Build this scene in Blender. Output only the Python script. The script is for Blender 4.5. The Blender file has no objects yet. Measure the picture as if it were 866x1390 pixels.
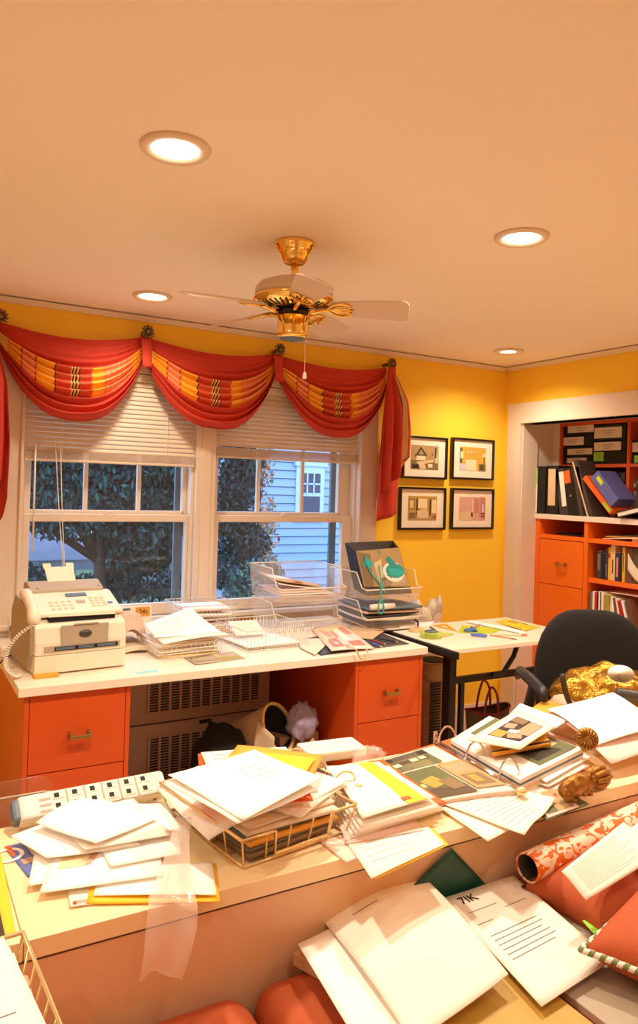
import bpy, bmesh, math, random
from mathutils import Vector, Matrix, Euler, noise
V = Vector
rnd = random.Random(11)
SC = bpy.context.scene
COL = SC.collection
rad = math.radians
# ------------------------------------------------------------------ camera solved from the room's straight lines (866x1390 frame)
FPX, PPX, PPY, CAMZ = 1011.1, 433.0, 650.0, 1.53
YAW, PIT, ROL = rad(29.853), rad(.662), rad(1.7216)
fw = V((math.sin(YAW)*math.cos(PIT), math.cos(YAW)*math.cos(PIT), math.sin(PIT)))
rt0 = V((math.cos(YAW), -math.sin(YAW), 0)); up0 = rt0.cross(fw)
rt = rt0*math.cos(ROL)+up0*math.sin(ROL); upv = -rt0*math.sin(ROL)+up0*math.cos(ROL)
CAM = V((0, 0, CAMZ))
def ray(x, y): return fw+rt*((x-PPX)/FPX)-upv*((y-PPY)/FPX)
def pz(x, y, z): d = ray(x, y); return CAM+d*((z-CAMZ)/d.z)      # measured point on a level surface of known height
def py(x, y, Y): d = ray(x, y); return CAM+d*(Y/d.y)             # measured point on a plane parallel to the window wall
def px(x, y, X): d = ray(x, y); return CAM+d*(X/d.x)             # measured point on a plane parallel to the bookcase wall
cam = bpy.data.objects.new('camera', bpy.data.cameras.new('camera'))
COL.objects.link(cam)
cam.matrix_world = Matrix(((rt.x, upv.x, -fw.x, 0), (rt.y, upv.y, -fw.y, 0), (rt.z, upv.z, -fw.z, CAMZ), (0, 0, 0, 1)))
cam.data.sensor_fit = 'VERTICAL'; cam.data.sensor_height = 36; cam.data.lens = FPX/1390*36
cam.data.shift_y = -45/1390; cam.data.clip_start = .05
SC.camera = cam
SC.cycles.transparent_max_bounces = 40; SC.cycles.max_bounces = 14; SC.cycles.diffuse_bounces = 8

# ------------------------------------------------------------------ materials
def lin(c): return tuple(((v/255/12.92) if v/255 <= .04045 else ((v/255+.055)/1.055)**2.4) for v in c)
MATS = {}
def mat(name, c, rough=.6, metal=0., nz=(18, .08), bump=None, **kw):
    """principled material with a soft procedural variation; c is an sRGB triple"""
    m = bpy.data.materials.new(name); m.use_nodes = True; nt = m.node_tree; b = nt.nodes['Principled BSDF']
    l = lin(c); b.inputs['Roughness'].default_value = rough; b.inputs['Metallic'].default_value = metal
    tc = nt.nodes.new('ShaderNodeTexCoord')
    if nz and nz[1] > 0:
        n = nt.nodes.new('ShaderNodeTexNoise'); n.inputs['Scale'].default_value = nz[0]; n.inputs['Detail'].default_value = 3
        nt.links.new(tc.outputs['Object'], n.inputs['Vector'])
        mx = nt.nodes.new('ShaderNodeMix'); mx.data_type = 'RGBA'
        mx.inputs['A'].default_value = (*[v*(1-nz[1]) for v in l], 1); mx.inputs['B'].default_value = (*[min(1, v*(1+nz[1])) for v in l], 1)
        nt.links.new(n.outputs['Fac'], mx.inputs['Factor']); nt.links.new(mx.outputs['Result'], b.inputs['Base Color'])
    else: b.inputs['Base Color'].default_value = (*l, 1)
    if bump:
        n2 = nt.nodes.new('ShaderNodeTexNoise'); n2.inputs['Scale'].default_value = bump[0]; n2.inputs['Detail'].default_value = 4
        bp = nt.nodes.new('ShaderNodeBump'); bp.inputs['Strength'].default_value = bump[1]; bp.inputs['Distance'].default_value = .01
        nt.links.new(tc.outputs['Object'], n2.inputs['Vector']); nt.links.new(n2.outputs['Fac'], bp.inputs['Height']); nt.links.new(bp.outputs['Normal'], b.inputs['Normal'])
    for k, v in kw.items(): b.inputs[k.replace('_', ' ')].default_value = v
    MATS[name] = m; return m
def glass(name, tint=(235, 240, 245), refl_rough=.0, alpha=.06, ior=1.5):
    """clear sheet: transparent with a fresnel reflection and a faint body colour"""
    m = bpy.data.materials.new(name); m.use_nodes = True; nt = m.node_tree; nt.nodes.clear()
    o = nt.nodes.new('ShaderNodeOutputMaterial'); t = nt.nodes.new('ShaderNodeBsdfTransparent'); g = nt.nodes.new('ShaderNodeBsdfGlossy')
    d = nt.nodes.new('ShaderNodeBsdfDiffuse'); f = nt.nodes.new('ShaderNodeFresnel'); a = nt.nodes.new('ShaderNodeMixShader'); b = nt.nodes.new('ShaderNodeMixShader')
    f.inputs['IOR'].default_value = ior; g.inputs['Roughness'].default_value = refl_rough
    d.inputs['Color'].default_value = (*lin(tint), 1); a.inputs[0].default_value = alpha
    L = nt.links.new
    ge = nt.nodes.new('ShaderNodeNewGeometry'); sb = nt.nodes.new('ShaderNodeMath'); sb.operation = 'SUBTRACT'; sb.use_clamp = True   # reflect only where light enters the sheet
    L(t.outputs[0], a.inputs[1]); L(d.outputs[0], a.inputs[2]); L(f.outputs[0], sb.inputs[0]); L(ge.outputs['Backfacing'], sb.inputs[1]); L(sb.outputs[0], b.inputs[0]); L(a.outputs[0], b.inputs[1]); L(g.outputs[0], b.inputs[2]); L(b.outputs[0], o.inputs[0])
    MATS[name] = m; return m
def emis(name, c, s):
    m = bpy.data.materials.new(name); m.use_nodes = True; nt = m.node_tree; nt.nodes.clear()
    o = nt.nodes.new('ShaderNodeOutputMaterial'); e = nt.nodes.new('ShaderNodeEmission'); e.inputs[0].default_value = (*c, 1); e.inputs[1].default_value = s
    nt.links.new(e.outputs[0], o.inputs[0]); MATS[name] = m; return m
def M(*a): return [MATS[k] for k in a]

mat('ceiling', (246, 236, 218), .85, nz=(3, .015))
mat('wall', (250, 204, 52), .7, nz=(5, .03), bump=(180, .04))
mat('trim', (228, 210, 188), .4, nz=(6, .02))
mat('floor', (204, 184, 158), .45, nz=(9, .12))
mat('orange_lit', (238, 112, 26), .38, nz=(6, .04))  # same orange paint, brightened for the stronger light in the niche
mat('orange', (204, 80, 24), .38, nz=(6, .04))  # same orange paint, darkened for the weaker light on the desk cabinets
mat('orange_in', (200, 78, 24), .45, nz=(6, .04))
mat('worktop', (240, 226, 204), .35, nz=(8, .03))
mat('maple', (246, 220, 172), .4, nz=(5, .05))
mat('apron', (226, 182, 140), .5, nz=(4, .05))
mat('brass', (252, 214, 122), .12, 1, nz=(4, .03))
mat('pull', (176, 148, 84), .35, .9)
mat('antique', (164, 114, 50), .4, .75, nz=(60, .35), bump=(90, .5))
mat('rosette', (128, 104, 66), .4, .8, nz=(80, .3))
mat('fanwhite', (214, 192, 168), .4, nz=(4, .02))
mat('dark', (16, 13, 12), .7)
mat('black', (22, 19, 18), .45)
mat('blackfab', (26, 21, 20), .95, nz=(300, .25), bump=(400, .3))
mat('blackmetal', (30, 25, 23), .4, .4)
mat('red', (192, 52, 28), .75, nz=(40, .08), bump=(300, .06))
mat('blind', (226, 204, 176), .5, nz=(6, .03))
mat('cord', (240, 228, 210), .7)
mat('fax', (236, 224, 200), .42, nz=(8, .02))
mat('faxgrey', (176, 160, 138), .5, nz=(8, .03))
mat('faxdark', (60, 56, 54), .4)
mat('paper', (250, 247, 240), .8, nz=(7, .015))
mat('paperb', (244, 234, 218), .8, nz=(7, .03))
mat('paperc', (232, 214, 190), .8, nz=(7, .04))
mat('paperpink', (238, 206, 190), .8, nz=(7, .03))
mat('ink', (120, 112, 106), .8)
mat('inkd', (40, 36, 36), .8)
mat('inkred', (190, 70, 50), .8)
mat('yellow', (250, 200, 40), .65, nz=(7, .03))
mat('manila', (244, 208, 120), .7, nz=(7, .04))
mat('ofolder', (226, 96, 24), .6, nz=(7, .05))
mat('amber', (232, 160, 48), .6, nz=(7, .05))
mat('greencard', (20, 74, 54), .4, nz=(3, .06))
mat('limetag', (150, 214, 60), .6)
mat('wire', (226, 218, 204), .3, .55, nz=None)
mat('chrome', (225, 220, 210), .12, 1, nz=None)
mat('goldwire', (236, 206, 146), .25, .6, nz=None)
mat('teal', (38, 176, 170), .6)
mat('tealpat', (30, 150, 140), .5)
mat('bagdark', (52, 44, 38), .35)
mat('bagtan', (176, 146, 96), .5, nz=(30, .15))
mat('baggold', (168, 124, 26), .5, nz=(40, .25))
mat('lame', (176, 128, 44), .28, .8, nz=(30, .3), bump=(34, 1.0))
mat('kraft', (204, 170, 128), .8, nz=(14, .08), bump=(30, .2))
mat('newsprint', (206, 176, 146), .85, nz=(80, .1))
mat('lilac', (168, 158, 190), .6, nz=(30, .3), bump=(25, .6))
mat('beigefab', (198, 174, 144), .9, nz=(60, .08))
mat('ac', (176, 150, 130), .5, nz=(5, .03))
mat('purifier', (186, 150, 108), .5, nz=(5, .03))
mat('olive', (92, 78, 46), .85, nz=(40, .2))
mat('maroon', (128, 20, 48), .5)
mat('blue', (70, 110, 190), .35)
mat('bluemag', (108, 128, 196), .4)
mat('cyan', (150, 214, 220), .6)
mat('tape', (226, 196, 150), .5)
mat('limeglass', (196, 214, 60), .25, nz=None, Alpha=.55)
mat('limesolid', (186, 206, 60), .35)
mat('slate', (92, 110, 124), .4)
mat('triangle', (240, 160, 40), .3)
mat('pencil', (206, 120, 50), .5)
mat('cushion', (178, 82, 38), .85, nz=(30, .07), bump=(160, .1))
mat('navy', (44, 48, 72), .5)
mat('periwinkle', (96, 100, 166), .45)
mat('crimson', (176, 30, 30), .5)
mat('olivebook', (168, 152, 60), .6)
mat('goldbook', (232, 178, 40), .55)
mat('greybook', (120, 112, 106), .6)
mat('brownbook', (110, 74, 54), .6)
mat('woodframe', (26, 18, 15), .3)
mat('matboard', (240, 226, 200), .8)
mat('strip', (226, 220, 206), .4)
mat('redlite', (210, 44, 60), .5)
mat('grass', (50, 84, 44), .95, nz=(3, .3))
mat('siding', (150, 166, 186), .7, nz=(2, .04))
mat('housetrim', (190, 200, 214), .6)
mat('shingle_lapshade', (120, 120, 128), .9, nz=(6, .25))
mat('leafdark', (20, 52, 52), .7, nz=(4, .4))
mat('leafmid', (38, 78, 66), .7, nz=(4, .35))
mat('leafpale', (112, 140, 116), .7, nz=(5, .35))
mat('leafautumn', (190, 116, 60), .7, nz=(5, .35))
mat('bark', (70, 56, 46), .9, nz=(12, .3))
mat('darkglass', (30, 40, 60), .08)
emis('canglow', (1, .86, .62), 14)
glass('pane', alpha=.015, ior=1.5)
glass('acrylic', (250, 236, 222), .05, .13, 1.35)
glass('sleeve', (240, 226, 206), .06, .08, 1.35)
glass('plasticbag', (255, 242, 230), .12, .24, 1.3)

# ------------------------------------------------------------------ mesh building
class MB:
    def __init__(s): s.v = []; s.f = []; s.m = []; s.uv = {}
    def add(s, vs, fs, m=0):
        o = len(s.v); s.v += [V(p) for p in vs]; s.f += [tuple(i+o for i in f) for f in fs]; s.m += [m]*len(fs); return s
    def box(s, x0, x1, y0, y1, z0, z1, m=0, T=None):
        vs = [V((x, y, z)) for z in (z0, z1) for y in (y0, y1) for x in (x0, x1)]
        if T is not None: vs = [T@p for p in vs]
        return s.add(vs, [(0, 2, 3, 1), (4, 5, 7, 6), (0, 1, 5, 4), (2, 6, 7, 3), (0, 4, 6, 2), (1, 3, 7, 5)], m)
    def prism(s, poly, h0, h1, fr, m=0):
        """poly in 2D, extruded; fr(a,b,h)->point"""
        n = len(poly); vs = [fr(a, b, h0) for a, b in poly]+[fr(a, b, h1) for a, b in poly]
        return s.add(vs, [tuple(range(n))[::-1], tuple(range(n, 2*n))]+[(i, (i+1) % n, n+(i+1) % n, n+i) for i in range(n)], m)
    def tube(s, pts, r, n=8, m=0, closed=False, caps=True):
        pts = [V(p) for p in pts]; k = len(pts); rr = r if isinstance(r, (list, tuple)) else [r]*k; o = len(s.v); prev = None
        for i, p in enumerate(pts):
            a = pts[(i-1) % k] if (closed or i > 0) else p; b = pts[(i+1) % k] if (closed or i < k-1) else p
            t = (b-a); t = t.normalized() if t.length > 1e-9 else V((0, 0, 1))
            u = prev if prev is not None else (V((0, 0, 1)) if abs(t.z) < .9 else V((1, 0, 0)))
            u = u-t*u.dot(t); u = u.normalized() if u.length > 1e-6 else t.orthogonal().normalized(); prev = u; w = t.cross(u)
            for j in range(n):
                q = 2*math.pi*j/n; s.v.append(p+(u*math.cos(q)+w*math.sin(q))*rr[i])
        for i in range(k if closed else k-1):
            for j in range(n):
                s.f.append((o+i*n+j, o+i*n+(j+1) % n, o+((i+1) % k)*n+(j+1) % n, o+((i+1) % k)*n+j)); s.m.append(m)
        if caps and not closed:
            s.f.append(tuple(o+j for j in range(n))[::-1]); s.m.append(m); s.f.append(tuple(o+(k-1)*n+j for j in range(n))); s.m.append(m)
        return s
    def lathe(s, prof, T=None, n=32, m=0, cap=True):
        o = len(s.v); T = T or Matrix()
        for r, z in prof:
            for j in range(n):
                a = 2*math.pi*j/n; s.v.append(T@V((r*math.cos(a), r*math.sin(a), z)))
        for i in range(len(prof)-1):
            for j in range(n): s.f.append((o+i*n+j, o+i*n+(j+1) % n, o+(i+1)*n+(j+1) % n, o+(i+1)*n+j)); s.m.append(m)
        if prof[0] == prof[-1] or not cap: return s
        if prof[0][0] > 1e-6: s.f.append(tuple(o+j for j in range(n))[::-1]); s.m.append(m)
        if prof[-1][0] > 1e-6: s.f.append(tuple(o+(len(prof)-1)*n+j for j in range(n))); s.m.append(m)
        return s
    def sheet(s, P, nu, nv, thick, N=None, m=0, mf=None, uv=False):
        """P(u,v)->point; a solid sheet of the given thickness below the surface"""
        o = len(s.v); g = [[V(P(i/nu, j/nv)) for i in range(nu+1)] for j in range(nv+1)]; W = nu+1
        if N is None:
            N = (g[0][nu]-g[0][0]).cross(g[nv][0]-g[0][0])
            N = N.normalized() if N.length > 1e-9 else V((0, 0, 1))
        for row in g: s.v += row
        for row in g: s.v += [p-N*thick for p in row]
        b = o+W*(nv+1)
        for j in range(nv):
            for i in range(nu):
                q = (o+j*W+i, o+j*W+i+1, o+(j+1)*W+i+1, o+(j+1)*W+i); mm = mf((i+.5)/nu, (j+.5)/nv) if mf else m
                if uv:
                    for fi in (len(s.f), len(s.f)+1): s.uv[fi] = [(i/nu, j/nv), ((i+1)/nu, j/nv), ((i+1)/nu, (j+1)/nv), (i/nu, (j+1)/nv)]
                    s.uv[len(s.f)+1] = s.uv[len(s.f)][::-1]
                s.f.append(q); s.m.append(mm); s.f.append(tuple(k-o+b for k in q)[::-1]); s.m.append(mm)
        def edge(a, c, mm): s.f.append((a, c, c-o+b, a-o+b)); s.m.append(mm)
        for i in range(nu): edge(o+i+1, o+i, mf(i/nu, 0) if mf else m); edge(o+nv*W+i, o+nv*W+i+1, mf(i/nu, 1) if mf else m)
        for j in range(nv): edge(o+j*W, o+(j+1)*W, mf(0, j/nv) if mf else m); edge(o+(j+1)*W+nu, o+j*W+nu, mf(1, j/nv) if mf else m)
        return s
    def ball(s, c, r, n=16, m=0, T=None, fn=None):
        c = V(c); r = V(r) if isinstance(r, (tuple, list, Vector)) else V((r, r, r)); o = len(s.v); k = n//2
        for i in range(k+1):
            th = math.pi*i/k
            for j in range(n):
                a = 2*math.pi*j/n; d = V((math.sin(th)*math.cos(a), math.sin(th)*math.sin(a), math.cos(th)))
                p = V((d.x*r.x, d.y*r.y, d.z*r.z))*(fn(d) if fn else 1)
                s.v.append(c+(T@p if T is not None else p))
        for i in range(k):
            for j in range(n): s.f.append((o+i*n+j, o+(i+1)*n+j, o+(i+1)*n+(j+1) % n, o+i*n+(j+1) % n)); s.m.append(m)
        return s
WO = {}
def build(mb, name, mats, parent=None, bevel=0, smooth=False, at=None, seg=2):
    me = bpy.data.meshes.new(name)
    xs = [p.x for p in mb.v]; ys = [p.y for p in mb.v]; zs = [p.z for p in mb.v]
    c = V(at) if at is not None else V(((min(xs)+max(xs))/2, (min(ys)+max(ys))/2, min(zs)))
    me.from_pydata([p-c for p in mb.v], [], mb.f)
    if isinstance(mats, str): mats = [mats]
    for k in mats: me.materials.append(MATS[k])
    for p, k in zip(me.polygons, mb.m): p.material_index = k; p.use_smooth = smooth
    if mb.uv:
        ul = me.uv_layers.new(name='map')
        for p in me.polygons:
            if p.index in mb.uv:
                for li, uvc in zip(p.loop_indices, mb.uv[p.index]): ul.data[li].uv = uvc
    bm = bmesh.new(); bm.from_mesh(me)
    if smooth: bmesh.ops.remove_doubles(bm, verts=bm.verts, dist=1e-6)
    bmesh.ops.recalc_face_normals(bm, faces=bm.faces); bm.to_mesh(me); bm.free(); me.update()
    ob = bpy.data.objects.new(name, me); COL.objects.link(ob); WO[ob.name] = c
    if parent is not None: ob.parent = parent; ob.location = c-WO[parent.name]
    else: ob.location = c
    if bevel:
        b = ob.modifiers.new('bevel', 'BEVEL'); b.width = bevel; b.segments = seg; b.limit_method = 'ANGLE'; b.angle_limit = rad(40)
    if smooth == 'edge' or (smooth and bevel): pass
    return ob
def tag(o, label, cat, group=None):
    o['label'] = label; o['category'] = cat
    if group: o['group'] = group
    return o
def thing(name, label, cat, loc, group=None):
    o = bpy.data.objects.new(name, None); o.empty_display_size = .05; COL.objects.link(o); o.location = loc; WO[o.name] = V(loc)
    return tag(o, label, cat, group)
def struct(mb, name, mats, parent=None, **k):
    o = build(mb, name, mats, parent, **k); o['kind'] = 'structure'; return o
def text(parent, s, size, loc, R, m, name='lettering', align='CENTER', thick=.0004):
    cu = bpy.data.curves.new(name, 'FONT'); cu.body = s; cu.size = size; cu.align_x = align; cu.align_y = 'CENTER'; cu.extrude = thick
    tmp = bpy.data.objects.new(name+'_src', cu); COL.objects.link(tmp)
    me = bpy.data.meshes.new_from_object(tmp); bpy.data.objects.remove(tmp); bpy.data.curves.remove(cu); me.name = name
    me.materials.clear(); me.materials.append(MATS[m])
    ob = bpy.data.objects.new(name, me); COL.objects.link(ob); WO[ob.name] = V(loc)
    ob.parent = parent; ob.location = V(loc)-WO[parent.name]; ob.rotation_euler = R.to_euler() if hasattr(R, 'to_euler') else R; return ob
def clone(root, loc, rotz=None, label=None):
    r = root.copy(); COL.objects.link(r); r.location = loc; WO[r.name] = V(loc)
    if rotz is not None: r.rotation_euler.z = rotz
    if label: r['label'] = label
    for c in list(root.children):
        d = c.copy(); COL.objects.link(d); d.parent = r
        for g in list(c.children): e = g.copy(); COL.objects.link(e); e.parent = d
    return r
def basis(x, y, z, o=(0, 0, 0)):
    x, y, z, o = V(x), V(y), V(z), V(o)
    return Matrix(((x.x, y.x, z.x, o.x), (x.y, y.y, z.y, o.y), (x.z, y.z, z.z, o.z), (0, 0, 0, 1)))
def TR(loc=(0, 0, 0), rx=0, ry=0, rz=0): return Matrix.Translation(V(loc))@Euler((rad(rx), rad(ry), rad(rz))).to_matrix().to_4x4()
def bil(c):
    a, b, d, e = [V(p) for p in c]      # TL TR BR BL
    return lambda u, v: (a*(1-u)+b*u)*(1-v)+(e*(1-u)+d*u)*v
def paper(label, corners, m='paper', amp=.004, seed=0, group=None, name='paper_sheet', cat='paper', rows=None, ink='ink', lift=None, thick=.0006, parent=None, n=12, up=V((0, 0, 1))):
    """a loose sheet lying through its four corner points, gently waved; rows = printed lines (u0,u1,v,height)"""
    B = bil(corners); C = [V(p) for p in corners]
    N = (C[1]-C[0]).cross(C[3]-C[0]).normalized()
    if N.dot(up) < 0: N = -N
    def P(u, v):
        d = amp*(math.sin(3.1*u+seed)*math.cos(2.3*v+1.7*seed)+.5*math.sin(5*v+seed*2.3+2*u)) + amp*1.2
        if lift: d += lift(u, v)
        return B(u, v)+N*d
    mb = MB(); mb.sheet(P, n, n, thick, N=N)
    o = build(mb, name, m, parent, smooth=True)
    if label: tag(o, label, cat, group)
    if rows:
        r = MB()
        for u0, u1, v, h in rows:
            k = max(2, int((u1-u0)*14))
            Q = lambda a, b, u0=u0, u1=u1, v=v, h=h: P(u0+(u1-u0)*a, v+h*b)+N*.0007
            r.sheet(Q, k, 1, .0002, N=N)
        build(r, 'printed_text', ink, o)
    return o, P, N
def rowsof(n, v0, v1, u0=.1, u1=.9, h=.008, seed=0, ragged=.3):
    q = random.Random(seed); return [(u0, u1-q.random()*ragged*(u1-u0), v0+(v1-v0)*i/max(1, n-1), h) for i in range(n)]
def art(parent, B, N, items, name='picture', lift=.0006):
    """flat artwork: items = (material, [(u,v)...]) painted in order on the surface B(u,v)"""
    mats = []; mb = MB()
    for k, (m, poly) in enumerate(items):
        if m not in mats: mats.append(m)
        mb.add([B(u, v)+N*(lift+k*.00012) for u, v in poly], [tuple(range(len(poly)))], mats.index(m))
    return build(mb, name, mats, parent)
def rect(m, u0, v0, u1, v1): return (m, [(u0, v0), (u1, v0), (u1, v1), (u0, v1)])
def crumple(c, r, seed, amp=.18, fr=3., n=28, T=None):
    mb = MB(); mb.ball((0, 0, 0), r, n, fn=lambda d: 1+amp*(noise.noise(d*fr+V((seed, seed*1.7, 0)))*1.4+.5*noise.noise(d*fr*2.3+V((0, seed, seed)))), T=T)
    for i, p in enumerate(mb.v): mb.v[i] = p+V(c)
    return mb
WORLD = 5.5
LAMPC = (1, .86, .69); PW = 70
# ================================================================== the room
D, W, CH = 4.0, 3.835, 2.435            # window wall, bookcase wall, ceiling height
XL, YB = -1.7, -2.2
struct(MB().box(XL-.1, 5.0, YB-.1, D+.14, -.06, 0), 'floor', 'floor')
struct(MB().box(XL-.1, 5.0, YB-.1, D+.14, CH, CH+.06), 'ceiling', 'ceiling')
wx0, wx1, wz0, wz1 = .567, 2.583, .80, 2.12
m = MB().box(XL-.1, wx0, D, D+.14, 0, CH).box(wx1, W+.1, D, D+.14, 0, CH).box(wx0, wx1, D, D+.14, 0, wz0).box(wx0, wx1, D, D+.14, wz1, CH)
struct(m, 'wall_back', 'wall')
ny0, ny1, nz1 = 1.9, 3.83, 2.02         # opening of the bookcase niche
m = MB().box(W, W+.12, ny1, D, 0, CH).box(W, W+.12, ny0, ny1, nz1, CH).box(W, W+.12, YB, ny0, 0, CH)
struct(m, 'wall_right', 'wall')
struct(MB().box(XL-.1, XL, YB, D, 0, CH), 'wall_left', 'trim')
struct(MB().box(XL, W+.1, YB-.1, YB, 0, CH), 'wall_front', 'trim')
m = MB().box(W+.12, 4.72, ny1, ny1+.08, 0, CH).box(W+.12, 4.72, ny0-.08, ny0, 0, CH).box(4.66, 4.72, ny0, ny1, 0, CH).box(W+.12, 4.66, ny0, ny1, nz1+.02, nz1+.08)
struct(m, 'wall_niche', 'trim')
# crown moulding, picture rail gap, baseboards
def crown(name, a, b, inward):
    a, b, n = V(a), V(b), V(inward); prof = [(0, 2.404), (.012, 2.404), (.016, 2.411), (.022, 2.414), (.030, 2.423), (.036, 2.425), (.036, 2.4285), (0, 2.4285)]
    mb = MB(); mb.prism(prof, 0, 1, lambda p, z, h: a.lerp(b, h)+n*p+V((0, 0, z))); struct(mb, name, 'trim')
crown('trim_1', (XL, D, 0), (W-.03, D, 0), (0, -1, 0)); crown('trim_2', (W, D-.03, 0), (W, YB, 0), (-1, 0, 0))
struct(MB().box(wx1+.13, W-.02, D-.014, D, 0, .045).box(wx1+.13, W-.02, D-.022, D-.014, 0, .018), 'baseboard_back', 'trim', bevel=.003)
struct(MB().box(W-.014, W, ny1+.14, D, 0, .045), 'baseboard_right', 'trim', bevel=.003)
# flat casing round the niche
cw = .125
m = MB().box(W-.022, W, ny1, ny1+cw, 0, nz1+.145).box(W-.022, W, ny0-cw, ny1, nz1, nz1+.145).box(W-.022, W, ny0-cw, ny0, 0, nz1)
struct(m, 'trim_3', 'trim', bevel=.003)
m = MB().box(W-.004, W+.14, ny1-.014, ny1, 0, nz1).box(W-.004, W+.14, ny0, ny1, nz1, nz1+.014)
struct(m, 'trim_4', 'trim', bevel=.002)
# window casings
m = MB().box(.441, .567, D-.024, D, .74, 2.25).box(.556, .572, D-.034, D+.03, .80, 2.12)
struct(m, 'trim_5', 'trim', bevel=.003)
m = MB().box(1.488, 1.603, D-.024, D+.10, .80, 2.12).box(1.515, 1.576, D-.030, D-.024, .80, 2.12)
struct(m, 'trim_6', 'trim', bevel=.003)
m = MB().box(2.583, 2.712, D-.024, D, .74, 2.25).box(2.577, 2.593, D-.034, D+.03, .80, 2.12)
struct(m, 'trim_7', 'trim', bevel=.003)
struct(MB().box(.567, 2.583, D-.024, D, 2.12, 2.25), 'trim_8', 'trim', bevel=.003)
struct(MB().box(.42, 2.73, D-.05, D+.10, .775, .80), 'trim_9', 'trim', bevel=.004)
def window(name, x0, x1, g0, g1, mu):
    r = bpy.data.objects.new(name, None); COL.objects.link(r); r.location = (x0, D+.05, .80); WO[r.name] = V((x0, D+.05, .80)); r['kind'] = 'structure'
    m = MB().box(x0, x0+.02, D+.01, D+.12, .80, 2.12).box(x1-.02, x1, D+.01, D+.12, .80, 2.12).box(x0, x1, D+.01, D+.12, 2.10, 2.12).box(x0, x1, D+.01, D+.12, .80, .815)
    struct(m, 'window_frame', 'trim', r, bevel=.002)
    a, b, y = x0+.02, x1-.02, D+.03       # lower sash, inside
    m = MB().box(a, g0, y, y+.035, .815, 1.352).box(g1, b, y, y+.035, .815, 1.352).box(g0, g1, y, y+.035, .815, .862).box(g0, g1, y, y+.035, 1.312, 1.352)
    s = struct(m, 'lower_sash', 'trim', r, bevel=.003)
    struct(MB().box(g0-.004, g1+.004, y+.016, y+.020, .858, 1.316), 'window_pane', 'pane', s)
    m = MB().box((x0+x1)/2-.03, (x0+x1)/2+.03, y+.002, y+.03, 1.352, 1.360).box((x0+x1)/2-.018, (x0+x1)/2+.02, y+.004, y+.022, 1.360, 1.369)
    struct(m, 'sash_lock', 'trim', s, bevel=.002)
    y += .04                               # upper sash, outside
    m = MB().box(a, g0+.004, y, y+.035, 1.33, 2.10).box(g1-.012, b, y, y+.035, 1.33, 2.10).box(g0, g1, y, y+.035, 1.33, 1.372).box(g0, g1, y, y+.035, 2.06, 2.10)
    s = struct(m, 'upper_sash', 'trim', r, bevel=.003)
    struct(MB().box(g0, g1, y+.016, y+.020, 1.37, 2.064), 'window_pane', 'pane', s)
    mb = MB()
    for u in mu: mb.box(u-.011, u+.011, y+.006, y+.03, 1.37, 2.064)
    struct(mb, 'muntin', 'trim', s, bevel=.002)
    m = MB().box(g0-.012, g1+.012, y+.055, y+.075, 1.34, 1.365).box(g0-.012, g0+.006, y+.055, y+.075, .83, 2.1).box(g1-.035, g1+.012, y+.055, y+.075, .83, 2.1)
    struct(m, 'screen_frame', 'slate', r)
window('window_1', .567, 1.488, .620, 1.452, (.904, 1.192))
window('window_2', 1.603, 2.583, 1.652, 2.492, (1.921, 2.222))

# ------------------------------------------------------------------ recessed lights, and unseen fill spots added overhead
def downlight(x, y, label, power, bulb=.062):
    t = thing('ceiling_light', label, 'ceiling light', (x, y, CH-.014), 'recessed ceiling lights')
    ring = MB().lathe([(bulb+.004, CH-.004), (bulb+.006, CH-.010), (.088, CH-.013), (.094, CH-.008), (.095, CH-.0005), (bulb+.004, CH-.0005)], Matrix.Translation((x, y, 0)), 40)
    build(ring, 'trim_ring', 'trim', t, smooth=True)
    build(MB().lathe([(0, CH-.006), (bulb*.7, CH-.0055), (bulb+.004, CH-.004)], Matrix.Translation((x, y, 0)), 40), 'lamp_lens', 'canglow', t, smooth=True)
    if power: lamp(x, y, power)
def lamp(x, y, power):
    l = bpy.data.lights.new('can_or_fill_spot', 'SPOT'); l.energy = power; l.color = LAMPC; l.spot_size = rad(150); l.spot_blend = .9; l.shadow_soft_size = .05
    o = bpy.data.objects.new('can_or_fill_spot', l); COL.objects.link(o); o.location = (x, y, CH-.03)


downlight(.636, 1.939, 'largest recessed ceiling light, up at the left near the ceiling fan', PW*1.3)
downlight(1.897, 1.924, 'recessed ceiling light at the right of the ceiling fan', PW*1.6)
downlight(1.068, 3.533, 'recessed ceiling light by the window wall, over the plaid swags', PW*.5)
downlight(3.373, 3.51, 'smallest recessed ceiling light, in the corner over the framed pictures', PW*.7, .045)
for x, y, p_ in ((-.7, 1.9, .6), (3.25, 1.9, 1.1), (-.7, .3, .35), (.64, .2, .28), (1.9, .2, .3), (3.2, .2, .5), (-.7, -1.4, .3), (.64, -1.4, .3), (1.9, -1.4, .3), (3.2, -1.4, .3)): lamp(x, y, PW*p_)  # spots without fittings, out of view, added for fill and bounce light

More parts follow.
